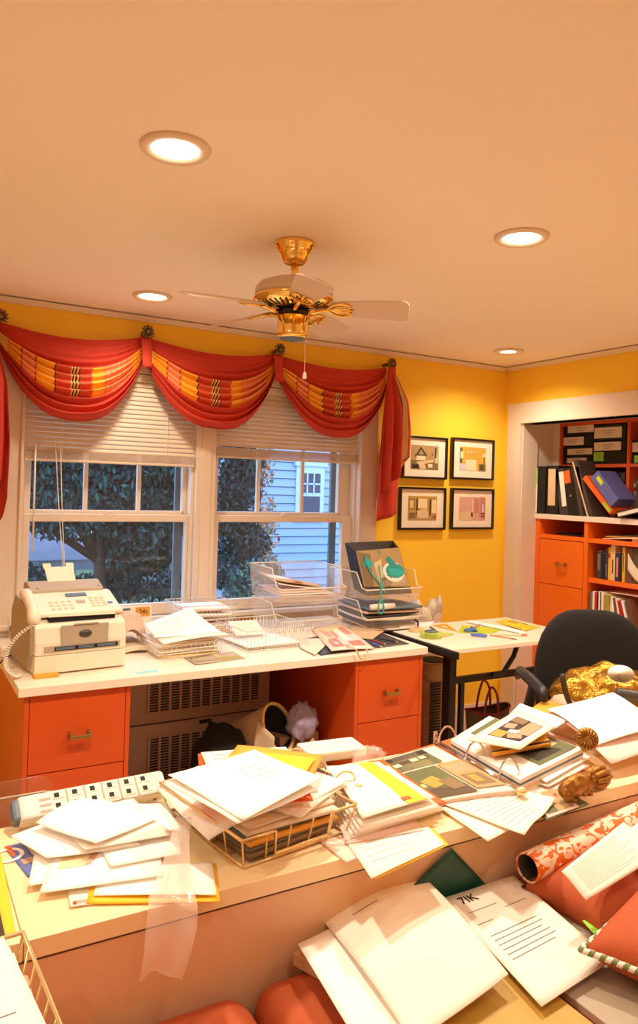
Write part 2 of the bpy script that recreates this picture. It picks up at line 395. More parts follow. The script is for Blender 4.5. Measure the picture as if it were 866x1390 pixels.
# ------------------------------------------------------------------ ceiling fan
fx, fy = 1.272, 2.445
t = thing('ceiling_fan', 'white five-blade ceiling fan with polished brass motor and canopy', 'ceiling fan', (fx, fy, CH))
TF = Matrix.Translation((fx, fy, 0))
build(MB().lathe([(.0, CH-.001), (.072, CH-.001), (.076, CH-.008), (.074, CH-.016), (.066, CH-.022), (.066, CH-.030), (.058, CH-.034), (.052, CH-.052), (.044, CH-.070), (.036, CH-.078), (.0, CH-.08)], TF, 40), 'canopy', 'brass', t, smooth=True)
build(MB().lathe([(0, 2.28), (.013, 2.28), (.013, 2.358), (0, 2.358)], TF, 20).lathe([(0, 2.292), (.022, 2.292), (.026, 2.30), (.02, 2.312), (0, 2.312)], TF, 20), 'downrod', 'brass', t, smooth=True)
h = build(MB().lathe([(0, 2.298), (.05, 2.296), (.10, 2.288), (.130, 2.276), (.143, 2.258), (.145, 2.236), (.140, 2.226), (0, 2.226)], TF, 48), 'motor_housing', 'fanwhite', t, smooth=True)
build(MB().lathe([(.139, 2.229), (.149, 2.228), (.151, 2.222), (.149, 2.214), (.138, 2.204), (.118, 2.196), (.09, 2.188), (.06, 2.184), (0, 2.183)], TF, 48), 'brass_band', 'brass', h, smooth=True)
mb = MB()
for k in range(36):
    a = 2*math.pi*k/36; T = TF@Euler((0, 0, a)).to_matrix().to_4x4()
    mb.add([T@V(p) for p in ((.085, -.0035, 2.1855), (.128, -.0035, 2.1995), (.128, .0035, 2.1995), (.085, .0035, 2.1855))], [(0, 1, 2, 3)])
for i, p in enumerate(mb.v): mb.v[i] = p-V((0, 0, .001))
build(mb, 'vent_slots', 'dark', h)
build(MB().lathe([(0, 2.182), (.05, 2.182), (.055, 2.172), (.05, 2.160), (0, 2.16)], TF, 32), 'hub', 'black', t, smooth=True)
build(MB().lathe([(0, 2.162), (.05, 2.162), (.058, 2.158), (.058, 2.096), (.060, 2.09), (.056, 2.082), (.050, 2.078), (0, 2.078)], TF, 40), 'switch_housing', 'brass', t, smooth=True)
c = build(MB().lathe([(.049, 2.079), (.047, 2.075), (.01, 2.074), (.008, 2.068), (0, 2.066)], TF, 32), 'bottom_cap', 'slate', t, smooth=True)
pr = [fx+.028, fy-.05]
build(MB().tube([(pr[0], pr[1], 2.09), (pr[0], pr[1], 1.95)], .0012, 6).tube([(pr[0], pr[1], 1.952), (pr[0], pr[1], 1.944), (pr[0], pr[1], 1.93), (pr[0], pr[1], 1.925)], [.003, .006, .008, .006], 10), 'pull_chain', 'fanwhite', t, smooth=True)
for k in range(5):
    a = rad(-107.9+72*k); T = TF@Euler((0, 0, a)).to_matrix().to_4x4()@Matrix.Translation((0, 0, 2.196))@Euler((rad(-18), rad(2), 0)).to_matrix().to_4x4()
    prof = [(.135, .030), (.15, .043), (.20, .050), (.30, .060), (.40, .066), (.418, .060), (.426, .045), (.428, 0)]
    poly = [(x, y) for x, y in prof]+[(x, -y) for x, y in prof[::-1][1:]]
    b = build(MB().prism(poly, -.003, .003, lambda p, q, hh: T@V((p, q, hh))), 'blade', 'fanwhite', t, bevel=.0015)
    ir = MB()
    def loop(pts, r=.0045): ir.tube([T@V((x, y, -.007)) for x, y in pts], r, 8)
    ir.tube([T@V((.045, 0, -.022)), T@V((.08, 0, -.02)), T@V((.115, 0, -.010)), T@V((.14, 0, -.007))], [.010, .009, .008, .006], 8)
    for s in (1, -1):
        loop([(.12, 0), (.135, .016*s), (.155, .036*s), (.182, .044*s), (.205, .036*s), (.215, .02*s), (.20, .012*s), (.175, .012*s), (.15, .006*s), (.125, 0)])
        loop([(.14, .004*s), (.17, .022*s), (.205, .028*s)], .003)
    loop([(.125, 0), (.17, 0), (.225, 0)], .004)
    for s in (-1, 0, 1): ir.ball(T@V((.20, .034*s, -.008)), .007, 8)
    build(ir, 'blade_iron', 'brass', b, smooth=True)

# ------------------------------------------------------------------ venetian blinds
def blind(x0, x1, label, cords, zb):
    t = thing('window_blind', label, 'blind', ((x0+x1)/2, D-.02, 2.12), 'half-raised window blinds')
    build(MB().box(x0, x1, D-.012, D+.025, 2.075, 2.115), 'headrail', 'blind', t, bevel=.003)
    mb = MB(); z = 2.06
    def slat(z, tilt):
        T = Matrix.Translation((0, D+.008, z))@Euler((rad(tilt), 0, 0)).to_matrix().to_4x4()
        mb.sheet(lambda u, v: T@V((x0+(x1-x0)*u, (v-.5)*.03, .003*(1-(2*v-1)**2))), 1, 4, .0012)
    while z > zb+.066: slat(z, 66); z -= .0245
    build(mb, 'slats', 'blind', t, smooth=False)
    mb = MB(); z = zb+.058
    for k in range(11): mb.box(x0, x1, D-.007, D+.023, zb+.016+k*.0042, zb+.0185+k*.0042)
    build(mb, 'gathered_slats', 'blind', t)
    build(MB().box(x0, x1, D-.009, D+.025, zb, zb+.014), 'bottom_rail', 'blind', t, bevel=.004)
    mb = MB()
    for u in (.2, .82): mb.tube([(x0+(x1-x0)*u, D-.012, 2.08), (x0+(x1-x0)*u, D-.012, zb-.002)], .0015, 6)
    build(mb, 'ladder_cords', 'cord', t)
    if cords:
        mb = MB(); 
        for pts in cords: mb.tube(pts, .0022, 6)
        build(mb, 'pull_cords', 'cord', t)
        a = py(48.5, 600, D-.03); b = py(44.5, 748, D-.03)
        build(MB().tube([a, b], .0045, 8), 'tilt_wand', 'cord', t, smooth=True)
    return t
yc = D-.034
blind(.577, 1.478, 'half-raised cream slatted blind in the left window, with long hanging cords', [[py(75, 600, yc), py(80.5, 700, yc), py(88, 800, yc)], [py(82, 600, yc), py(84.5, 700, yc), py(89, 802, yc)]], 1.622)
blind(1.613, 2.575, 'half-raised cream slatted blind in the right window', None, 1.685)

# ------------------------------------------------------------------ swag valance
def plaid():
    m = bpy.data.materials.new('plaid'); m.use_nodes = True; nt = m.node_tree; b = nt.nodes['Principled BSDF']; b.inputs['Roughness'].default_value = .6
    L = nt.links.new; uv = nt.nodes.new('ShaderNodeTexCoord'); sp = nt.nodes.new('ShaderNodeSeparateXYZ'); L(uv.outputs['UV'], sp.inputs[0])
    def ramp(src, stops):
        r = nt.nodes.new('ShaderNodeValToRGB'); r.color_ramp.interpolation = 'CONSTANT'; e = r.color_ramp.elements
        e[0].position = 0; e[0].color = (*lin(stops[0][1]), 1); e[1].position = stops[1][0]; e[1].color = (*lin(stops[1][1]), 1)
        for p, c in stops[2:]: q = e.new(p); q.color = (*lin(c), 1)
        L(src, r.inputs[0]); return r
    Yl, Sa, Bk, Cr, Pk, Rd = (240, 170, 40), (206, 80, 46), (50, 34, 24), (244, 214, 130), (236, 150, 96), (196, 60, 36)
    r = ramp(sp.outputs['X'], [(0, Cr), (.05, Yl), (.13, Rd), (.14, Pk), (.22, Rd), (.23, Yl), (.345, Bk), (.352, Sa), (.455, Cr), (.462, Bk), (.470, Sa), (.476, Cr), (.484, Bk), (.492, Sa), (.498, Cr), (.506, Bk), (.512, Sa), (.60, Yl), (.68, Pk), (.88, Yl), (.97, Cr)])
    w = nt.nodes.new('ShaderNodeMath'); w.operation = 'MULTIPLY'; w.inputs[1].default_value = 26; L(sp.outputs['X'], w.inputs[0])
    fr = nt.nodes.new('ShaderNodeMath'); fr.operation = 'FRACT'; L(w.outputs[0], fr.inputs[0])
    gt = nt.nodes.new('ShaderNodeMath'); gt.operation = 'LESS_THAN'; gt.inputs[1].default_value = .10; L(fr.outputs[0], gt.inputs[0])
    w2 = nt.nodes.new('ShaderNodeMath'); w2.operation = 'MULTIPLY'; w2.inputs[1].default_value = 15; L(sp.outputs['Y'], w2.inputs[0])
    fr2 = nt.nodes.new('ShaderNodeMath'); fr2.operation = 'FRACT'; L(w2.outputs[0], fr2.inputs[0])
    gt2 = nt.nodes.new('ShaderNodeMath'); gt2.operation = 'LESS_THAN'; gt2.inputs[1].default_value = .14; L(fr2.outputs[0], gt2.inputs[0])
    mxm = nt.nodes.new('ShaderNodeMath'); mxm.operation = 'MAXIMUM'; L(gt.outputs[0], mxm.inputs[0]); L(gt2.outputs[0], mxm.inputs[1])
    zone = ramp(sp.outputs['X'], [(0, (0, 0, 0)), (.66, (255, 255, 255)), (.90, (0, 0, 0))])
    mul = nt.nodes.new('ShaderNodeMath'); mul.operation = 'MULTIPLY'; L(mxm.outputs[0], mul.inputs[0]); L(zone.outputs[0], mul.inputs[1])
    mx = nt.nodes.new('ShaderNodeMix'); mx.data_type = 'RGBA'; mx.inputs['B'].default_value = (*lin((214, 92, 60)), 1)
    L(mul.outputs[0], mx.inputs['Factor']); L(r.outputs[0], mx.inputs['A']); L(mx.outputs['Result'], b.inputs['Base Color']); MATS['plaid'] = m
plaid()
RZ = [py(x, y, D-.09)+V((0, .06, -.004)) for x, y in ((0.5, 430), (200, 451), (379, 475), (530.5, 494))]
def swag(a, b, label, seed):
    q = random.Random(seed); ph = [q.uniform(-.4, .4) for _ in range(4)]
    def P(u, v):
        sh = max(0, 1-abs(2*u-1)**(2.0+.5*v)); ends = min(1, sh*2.2)
        dv = max(0, v+.02*math.sin(9*v+ph[0])*(u-.5))
        sag = .055+.285*dv**.92; ez = .012+.128*v
        fold = math.sin(2*math.pi*(v*10.5+.35*math.sin(3*u+ph[1]))+ph[2])*(.7+.3*math.sin(17*v+5*u))
        amp = (.005+.020*ends)*(.25+.75*min(1, max(0, (v-.18)*5)))
        z = a.z*(1-u)+b.z*u-ez-sag*sh+.010*fold*ends*(.3+v)
        # the ends gather inside the rosette
        x = a.x*(1-u)+b.x*u; pin = 1-ends
        y = a.y-.014-(.035+.055*v)*sh**.8-amp*fold-.03*math.sin(math.pi*v)*ends
        return V((x, y, z))
    nu, nv = 56, 84; lo, hi = .35, .74
    def part(v0, v1, nvv): return lambda u, v: P(u, v0+(v1-v0)*v)
    mb = MB().sheet(part(0, lo, 0), nu, 24, .004, N=V((0, -1, 0)))
    mb.sheet(part(hi, 1, 0), nu, 22, .004, N=V((0, -1, 0)))
    t = build(mb, 'window_swag', 'red', smooth=True); tag(t, label, 'swag', 'swags over the windows')
    mb = MB().sheet(part(lo-.005, hi+.005, 0), nu, 44, .004, N=V((0, -1, 0)), uv=True)
    o = build(mb, 'plaid_band', 'plaid', t, smooth=True)
    return t
s1 = swag(RZ[0], RZ[1], 'red and yellow plaid fabric swag over the left half of the left window', 1)
s2 = swag(RZ[1], RZ[2], 'red and yellow plaid fabric swag between the other two, across the window mullion', 5)
s3 = swag(RZ[2], RZ[3], 'red and yellow plaid fabric swag over the right window, nearest the framed pictures', 9)
for k, (c, s) in enumerate(zip(RZ[1:3], (s1, s2))):
    f = lambda u, v, c=c: c+V(((u-.5)*(.060-.01*v), -.045-.012*math.cos((u-.5)*2.4)-.03*v, -.02-.165*v))
    build(MB().sheet(f, 8, 10, .005, N=V((0, -1, 0))), 'hanging_tab', 'red', s, smooth=True)
names = ['bronze flower rosette at the far left, where the plaid swags begin', 'bronze flower rosette between the left and middle swags', 'bronze flower rosette between the middle and right swags, behind the fan pull chain', 'bronze flower rosette at the right end of the swags, above the hanging red tail']
for c, lb in zip(RZ, names):
    c2 = c+V((0, -.062, .004))
    mb = MB().lathe([(0, -.03), (.012, -.03), (.012, .085), (0, .085)], basis((1, 0, 0), (0, 0, 1), (0, 1, 0), c2), 14)
    t = build(mb, 'curtain_rosette', 'rosette', smooth=True); tag(t, lb, 'curtain rosette', 'rosettes holding the swags')
    mb = MB().lathe([(0, -.012), (.012, -.010), (.016, -.002), (.016, .004), (0, .006)], basis((1, 0, 0), (0, 0, 1), (0, 1, 0), c2), 16)
    for k in range(11):
        a = 2*math.pi*k/11; pts = []
        for j in range(7):
            s = j/6; r = .012+.026*s; aa = a+.5*s; pts.append(c2+V((r*math.cos(aa), -.006-.010*math.sin(math.pi*s), r*math.sin(aa))))
        mb.tube(pts, [.003, .005, .006, .0065, .006, .0045, .002], 8)
    build(mb, 'petals', 'rosette', t, smooth=True)
def tail(c, sgn, label):
    # a pleated cascade: the cloth zigzags between front and back edges, its hem stepping up from the long inner edge
    X = [(0, .006, .69, -.075), (.22, -.11, .82, -.07), (.26, -.128, .86, -.055), (.31, -.112, .985, -.04), (.5, .072, .935, -.02), (.54, .02, .66, -.02), (.58, .012, .62, -.045), (.76, .108, .565, -.055), (.80, .112, .59, -.045), (.88, .05, .69, -.03), (1, .095, .68, -.012)]
    def it(s, k):
        for p, q in zip(X, X[1:]):
            if s <= q[0]+1e-9:
                w = (s-p[0])/(q[0]-p[0]); w = w*w*(3-2*w) if k == 3 else w; return p[k]*(1-w)+q[k]*w
        return X[-1][k]
    def P(s, v):
        g = min(1, (.22+.78*min(1, v/.38)**.8)); L = it(s, 2)
        return c+V((sgn*(it(s, 1)*g*(.62+.38*min(1, v*1.4))+.012*v), -.02+1.5*it(s, 3)*g-.014*math.sin(math.pi*v)-(.034*math.sin(2*math.pi*s/.14+.9)*min(1, v*1.6) if s < .25 else .020*math.sin(2*math.pi*(s-.54)/.16)*min(1, v*1.5)), -.02-L*v))
    mb = MB().sheet(lambda u, v: P(u*.5, v), 30, 30, .003, N=V((0, -1, 0)))
    t = build(mb, 'swag_tail', 'red', smooth=True); tag(t, label, 'swag tail', 'tails of the swags')
    mb = MB().sheet(lambda u, v: P(.5+u*.5, v)-V((0, -.004, 0)), 30, 30, .003, N=V((0, -1, 0)), uv=True)
    build(mb, 'plaid_fold', 'plaid2', t, smooth=True)
    mb = MB().sheet(lambda u, v: c+V(((u-.5)*.05+sgn*-.004*v, -.062-.006*math.cos((u-.5)*3), -.02-.17*v)), 6, 8, .004, N=V((0, -1, 0)))
    build(mb, 'hanging_tab', 'red', t, smooth=True)
def plaid2():
    m = bpy.data.materials.new('plaid2'); m.use_nodes = True; nt = m.node_tree; b = nt.nodes['Principled BSDF']; b.inputs['Roughness'].default_value = .6
    uv = nt.nodes.new('ShaderNodeTexCoord'); sp = nt.nodes.new('ShaderNodeSeparateXYZ'); nt.links.new(uv.outputs['UV'], sp.inputs[0])
    r = nt.nodes.new('ShaderNodeValToRGB'); r.color_ramp.interpolation = 'CONSTANT'; e = r.color_ramp.elements
    st = [(0, (232, 170, 70)), (.12, (196, 70, 40)), (.2, (232, 170, 70)), (.32, (60, 44, 34)), (.36, (230, 200, 130)), (.44, (206, 84, 50)), (.62, (236, 150, 96)), (.76, (60, 44, 34)), (.8, (226, 180, 90)), (.9, (150, 120, 60))]
    e[0].position = 0; e[0].color = (*lin(st[0][1]), 1); e[1].position = st[1][0]; e[1].color = (*lin(st[1][1]), 1)
    for p, c in st[2:]: q = e.new(p); q.color = (*lin(c), 1)
    nt.links.new(sp.outputs['X'], r.inputs[0]); nt.links.new(r.outputs[0], b.inputs['Base Color']); MATS['plaid2'] = m
plaid2()
tail(RZ[3]+V((0, -.02, 0)), 1, 'pleated red and plaid fabric tail hanging at the right end of the swags')
tail(RZ[0]+V((-.065, -.02, .02)), -1, 'pleated red and plaid fabric tail at the far left edge of the window')

# ------------------------------------------------------------------ framed pictures
def framed(tl, tr_, br, bl, label, items):
    c = [py(x, y, D-.03) for x, y in (tl, tr_, br, bl)]
    # measured outline, squared up on the wall
    x0 = (c[0].x+c[3].x)/2; x1 = (c[1].x+c[2].x)/2; z1 = (c[0].z+c[1].z)/2; z0 = (c[2].z+c[3].z)/2
    t = thing('framed_picture', label, 'framed picture', ((x0+x1)/2, D, z0), 'four framed room photographs')
    w, y0, y1 = .014, D-.03, D-.002
    build(MB().box(x0, x1, y0, y1, z0, z0+w).box(x0, x1, y0, y1, z1-w, z1).box(x0, x0+w, y0, y1, z0+w, z1-w).box(x1-w, x1, y0, y1, z0+w, z1-w), 'frame', 'woodframe', t, bevel=.002)
    ma = build(MB().box(x0+w, x1-w, D-.016, D-.010, z0+w, z1-w), 'mat_board', 'matboard', t)
    u0, u1, v0, v1 = x0+(x1-x0)*.19, x1-(x1-x0)*.19, z1-(z1-z0)*.21, z0+(z1-z0)*.22
    B = lambda u, v: V((u0+(u1-u0)*u, D-.0165, v0+(v1-v0)*v))
    art(ma, B, V((0, -1, 0)), items, 'print')
for n_, c_ in (('ph_tan', (176, 146, 96)), ('ph_dk', (84, 66, 44)), ('ph_md', (130, 104, 66)), ('ph_lt', (216, 192, 146)), ('ph_cream', (236, 216, 170)), ('ph_yel', (214, 164, 64)), ('ph_gold', (188, 148, 60)), ('ph_pk', (214, 164, 146)), ('ph_pk2', (196, 132, 116)), ('ph_lav', (206, 196, 206)), ('ph_red', (160, 66, 50)), ('ph_grn', (96, 100, 60)), ('ph_blk', (44, 36, 30)), ('ph_skin', (216, 150, 116))):
    mat(n_, c_, .5, nz=(40, .12))
framed((549, 590.5), (609.5, 594.5), (606.5, 651), (546, 649), 'framed photograph of a canopied bed, upper left of the four', [rect('ph_tan', 0, 0, 1, 1), rect('ph_md', .0, .62, 1, 1), ('ph_dk', [(.12, .5), (.35, .05), (.58, .4), (.5, .42), (.36, .18), (.24, .45)]), rect('ph_dk', .14, .38, .56, .46), rect('ph_cream', .2, .44, .52, .62), ('ph_lt', [(.18, .7), (.8, .58), (.84, .66), (.3, .82)]), rect('ph_blk', .05, .8, .3, .95), ('ph_lt', [(.28, .8), (.5, .76), (.55, .97), (.34, 1)]), rect('ph_cream', .62, .76, .78, .9), ('ph_lt', [(.93, .2), (.98, .7), (.86, .72)]), rect('ph_dk', .86, .08, .92, .5), rect('ph_red', .74, .3, .79, .42)])
framed((615.5, 595), (672.5, 596), (670.5, 651), (613.5, 651.5), 'framed photograph of a white bed in a yellow room, upper right of the four', [rect('ph_yel', 0, 0, 1, 1), rect('ph_grn', 0, .05, .1, .7), rect('ph_cream', .03, .2, .14, .5), rect('ph_lav', 0, .72, .55, 1), ('ph_cream', [(.2, .55), (.62, .52), (.66, 1), (.3, 1)]), rect('ph_gold', .26, .12, .34, .34), rect('ph_gold', .38, .1, .46, .32), rect('ph_gold', .5, .08, .6, .3), rect('ph_lt', .275, .15, .325, .3), rect('ph_lt', .395, .13, .445, .28), rect('ph_lt', .52, .11, .58, .27), ('ph_cream', [(.84, .4), (.88, .25), (.98, .25), (1, .4)]), rect('ph_dk', .92, .4, .95, .7), rect('ph_md', .74, .7, 1, 1), rect('ph_dk', .8, .74, .9, .95)])
framed((545.5, 660), (608, 663), (603.5, 720), (541, 718.5), 'framed photograph of an armchair by tall windows, lower left of the four', [rect('ph_gold', 0, 0, 1, 1), rect('ph_tan', 0, .75, 1, 1), rect('ph_md', .02, .12, .22, .55), rect('ph_lt', .05, .17, .19, .5), rect('ph_dk', .28, .1, .36, .75), rect('ph_cream', .34, .1, .66, .5), rect('ph_dk', .74, .12, .80, .8), rect('ph_cream', .82, .15, .98, .7), ('ph_lt', [(.3, .6), (.62, .5), (.72, .7), (.7, .9), (.34, .92)]), rect('ph_md', .04, .68, .26, .92), rect('ph_red', .88, .8, .98, .92)])
framed((615, 664), (672, 662.5), (670, 717), (612.5, 720), 'framed photograph of a pink room, lower right of the four', [rect('ph_pk', 0, 0, 1, 1), rect('ph_pk2', .55, .05, .75, .7), rect('ph_cream', .5, .1, .53, .7), ('ph_lt', [(0, .7), (.4, .6), (.5, 1), (0, 1)]), rect('ph_pk2', .78, 0, 1, .95), rect('ph_lav', .86, .3, .94, .65), rect('ph_dk', .45, .66, .52, .85), rect('ph_dk', .84, .68, .97, .74), rect('ph_dk', .84, .8, .97, .85)])

# ------------------------------------------------------------------ outside: dusk, trees, neighbours
struct(MB().box(-14, 26, D+.3, 34, -.95, -.9), 'ground', 'grass')
w = bpy.data.worlds.new('dusk'); SC.world = w; w.use_nodes = True; nt = w.node_tree; bg = nt.nodes['Background']
bg.inputs[0].default_value = (.30, .50, .88, 1); bg.inputs[1].default_value = WORLD
def tree(name, label, cat, base, trunk_h, blobs, m, nleaf, leaf, seed, group=None, trunk=.09):
    q = random.Random(seed); b = V(base); mb = MB()
    for k in range(nleaf):
        c, r = q.choice(blobs)
        d = V((q.gauss(0, 1), q.gauss(0, 1), q.gauss(0, 1))).normalized()*(q.random()**.45)
        p = b+V(c)+V((d.x*r[0], d.y*r[1], d.z*r[2]))
        s = leaf*q.uniform(.6, 1.4); e = Euler((q.uniform(0, 6.3), q.uniform(0, 6.3), q.uniform(0, 6.3))).to_matrix()
        mb.add([p+e@V(x) for x in ((-s, 0, 0), (0, -s*.45, s*.1), (s, 0, 0), (0, s*.45, s*.1))], [(0, 1, 2, 3)], min(len(m)-1, int(q.random()**1.5*len(m))))
    t = thing(name, label, cat, base, group)
    build(mb, 'foliage', m, t)
    tk = MB().tube([b, b+V((.05, 0, trunk_h*.5)), b+V((0, .05, trunk_h))], [trunk, trunk*.8, trunk*.4], 10)
    for c, r in blobs[:6]: tk.tube([b+V((0, 0, trunk_h*.6)), b+V(c)*.8+V((0, 0, trunk_h*.1)), b+V(c)], [trunk*.5, trunk*.3, trunk*.12], 6)
    build(tk, 'trunk', 'bark', t, smooth=True)
G = -.9
tree('leafy_tree', 'dark leafy tree close outside the left window, filling its upper panes', 'tree', (2.0, 8.4, G), 2.6, [((-.9, 0, 3.2), (1.0, .8, 1.0)), ((.3, .1, 3.4), (1.0, .8, 1.2)), ((.75, .2, 2.5), (.6, .6, .8)), ((-.2, 0, 2.25), (1.0, .6, .5)), ((-1.3, 0, 2.5), (.6, .6, .5)), ((.5, 0, 1.75), (.45, .4, .4))], ['leafdark', 'leafmid'], 34000, .042, 3)
tree('leafy_tree', 'broad dark tree farther back at the left of the left window', 'tree', (.6, 14.5, G), 2.6, [((0, 0, 3.4), (2.4, 1.3, 2.0)), ((-1.6, 0, 2.6), (1.4, 1.0, 1.6)), ((2.0, 0, 2.6), (1.2, 1.0, 1.6))], ['leafdark'], 26000, .075, 8)
tree('conifer_tree', 'tall dark conifer outside the right window, beside the mullion', 'tree', (3.30, 7.6, G), 3.4, [((.06*math.sin(2.1*k), 0, 1.5+.30*k), ((.42-.034*k), (.40-.034*k), .24)) for k in range(11)], ['leafdark'], 15000, .034, 5)
tree('garden_bush', 'low bush with pale leaves below the right side of the left window', 'bush', (2.15, 6.9, G), .6, [((-.1, 0, .85), (.5, .45, .5)), ((.3, .1, .9), (.3, .35, .4)), ((-.5, 0, .6), (.35, .35, .35))], ['leafpale', 'leafmid', 'leafdark'], 9000, .032, 12, trunk=.03)
tree('autumn_sapling', 'thin sapling with orange autumn leaves in front of the neighbouring house', 'tree', (4.12, 8.6, G), 2.0, [((-.05, 0, 2.75), (.2, .2, .5)), ((0, 0, 1.9), (.24, .22, .45)), ((.1, 0, 1.3), (.2, .2, .3))], ['leafautumn', 'leafpale'], 1500, .034, 15, trunk=.016)
tree('garden_bush', 'dark green shrub below the conifer at the foot of the right window', 'bush', (3.10, 6.3, G), .8, [((-.1, 0, 1.3), (.36, .35, .45)), ((.25, .1, 1.15), (.35, .3, .35)), ((.0, 0, .8), (.5, .4, .4))], ['leafdark', 'leafmid', 'leafpale'], 12000, .034, 18, trunk=.03)
tree('garden_hedge', 'dark hedge low behind the trees, at the foot of the left window view', 'hedge', (1.75, 8.95, G), .9, [((-1.0+.33*k, .05*(k%2), .75+.12*(k%3)), (.34, .36, .5)) for k in range(8)], ['leafdark', 'leafmid'], 16000, .04, 27, trunk=.02)
# neighbouring house with clapboard siding
hy = 11.0
t = thing('neighbouring_house', 'white clapboard house seen through the right window, with one sash window', 'house', (7.5, hy, G))
build(MB().box(4.31, 14, hy-.004, hy+5, G, 5.2), 'lap_shadow_backing', 'shingle_lapshade', t)  # dark backing put behind the board gaps to draw lap shadow lines
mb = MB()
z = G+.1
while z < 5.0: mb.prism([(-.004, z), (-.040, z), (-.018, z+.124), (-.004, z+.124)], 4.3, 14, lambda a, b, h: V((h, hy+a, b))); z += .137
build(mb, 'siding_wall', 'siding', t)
a = py(408, 642, hy-.05); b = py(433, 700, hy-.05)
wn = build(MB().box(a.x-.08, b.x+.08, hy-.06, hy, b.z-.10, a.z+.12).box(a.x-.12, b.x+.12, hy-.09, hy, a.z+.12, a.z+.20), 'window', 'housetrim', t)
mz = (a.z+b.z)/2
build(MB().box(a.x, b.x, hy-.066, hy-.058, b.z, mz-.03).box(a.x, b.x, hy-.066, hy-.058, mz+.03, a.z), 'pane', 'darkglass', wn)
mb = MB()
for k in range(1, 3): mb.box(a.x+(b.x-a.x)*k/3-.012, a.x+(b.x-a.x)*k/3+.012, hy-.074, hy-.064, mz, a.z)
mb.box(a.x, b.x, hy-.074, hy-.064, (mz+a.z)/2-.012, (mz+a.z)/2+.012)
build(mb, 'window_bars', 'housetrim', wn)
build(MB().box(4.2, 4.36, hy-.05, hy+.1, G, 5.2), 'corner_board', 'housetrim', t)
# porch of the house at the left
hy2 = 9.6
t = thing('garden_porch', 'small blue-white porch with posts seen low through the left window', 'porch', (.6, hy2, G))
a = py(50, 762, hy2); b = py(128, 776, hy2)
build(MB().box(-2.2, b.x, hy2, hy2+2, a.z-.12, a.z+.02), 'porch_beam', 'housetrim', t)
build(MB().prism([(0, a.z+.02), (2.2, a.z+.85), (2.2, a.z+.02)], -2.3, b.x+.1, lambda p, z, h: V((h, hy2-.1+p, z))), 'porch_roof', 'shingle_lapshade', t)
for xx in (45, 70, 96):
    p = py(xx, 790, hy2); build(MB().box(p.x-.06, p.x+.06, hy2+.02, hy2+.14, G, a.z-.12), 'post', 'housetrim', t)
build(MB().box(-2.2, b.x-.05, hy2+1.2, hy2+1.3, G, a.z), 'porch_wall', 'siding', t)
# ================================================================== the desk under the window
DZ = .745
t = thing('desk_worktop', 'long cream worktop under the window carrying the fax machine and wire trays', 'worktop', (1.4, 3.45, DZ-.036))
build(MB().box(.437, 2.364, 2.967, D-.052, DZ-.036, DZ), 'top', 'worktop', t, bevel=.003)
def handle(x, y, z, parent, along='x', w=.085):
    mb = MB()
    if along == 'x':
        mb.box(x-w/2, x-w/2+.013, y-.030, y, z-.010, z+.012).box(x+w/2-.013, x+w/2, y-.030, y, z-.010, z+.012).box(x-w/2, x+w/2, y-.034, y-.022, z-.012, z+.002)
    else:
        mb.box(y-.030, y, x-w/2, x-w/2+.013, z-.010, z+.012).box(y-.030, y, x+w/2-.013, x+w/2, z-.010, z+.012).box(y-.034, y-.022, x-w/2, x+w/2, z-.012, z+.002)
    build(mb, 'handle', 'pull', parent, bevel=.002)
def cabinet(x0, x1, label):
    y = 2.985; t = thing('drawer_cabinet', label, 'drawer cabinet', ((x0+x1)/2, 3.35, 0), 'orange drawer cabinets of the window desk')
    build(MB().box(x0, x0+.018, y, 3.92, 0, DZ-.037).box(x1-.018, x1, y, 3.92, 0, DZ-.037).box(x0+.018, x1-.018, 3.90, 3.92, 0, DZ-.037).box(x0+.018, x1-.018, y+.02, 3.90, 0, .06).box(x0+.018, x1-.018, y+.02, 3.90, DZ-.055, DZ-.037), 'body', 'orange', t, bevel=.001)
    for z0, z1 in ((.407, DZ-.041), (.065, .403)):
        d = build(MB().box(x0+.020, x1-.020, y+.001, y+.02, z0, z1).box(x0+.03, x1-.03, y+.02, y+.5, z0+.02, z1-.05), 'drawer', 'orange', t, bevel=.0015)
        handle((x0+x1)/2+.004, y, z0+.135, d)
cabinet(.462, .866, 'orange two-drawer cabinet at the left end of the window desk, below the fax machine')
cabinet(1.946, 2.347, 'orange two-drawer cabinet at the right end of the window desk, nearest the drafting table')
# wall convector between the cabinets
AY = 3.60
t = thing('wall_convector', 'tan metal heating and cooling unit with slotted grilles under the window desk', 'wall heater', (1.45, 3.8, 0))
build(MB().box(1.0, 1.80, AY, D-.003, .0, .69), 'body', 'ac', t, bevel=.006)
def grille(x0, x1, z0, z1, n):
    g = MB(); g.box(x0, x1, AY-.004, AY-.001, z0, z1, 1); w = (x1-x0)/n
    for k in range(n+1): g.box(x0+w*k-.006, x0+w*k+.006, AY-.009, AY-.003, z0, z1)
    k = 0; z = z0
    while z < z1: g.prism([(-.010, 0), (-.003, .003), (-.003, .006), (-.010, .003)], x0, x1, lambda a, b, h, z=z: V((h, AY+a+.003, z+b))); z += .0135
    g.box(x0-.008, x1+.008, AY-.007, AY-.002, z1, z1+.007).box(x0-.008, x1+.008, AY-.007, AY-.002, z0-.007, z0)
    build(g, 'grille', ['ac', 'dark'], t)
a = py(202, 926, AY); b = py(351, 949, AY); grille(a.x, b.x, b.z, a.z, 11)
a = py(202, 1003, AY); grille(a.x, b.x, .035, a.z, 11)
a = py(278, 979, AY)
q = build(MB().box(a.x-.042, a.x+.042, AY-.006, AY, a.z-.022, a.z+.024), 'control_panel', 'ac', t, bevel=.003)
build(MB().box(a.x-.032, a.x+.032, AY-.0075, AY-.0055, a.z-.008, a.z+.012), 'display', 'dark', q)
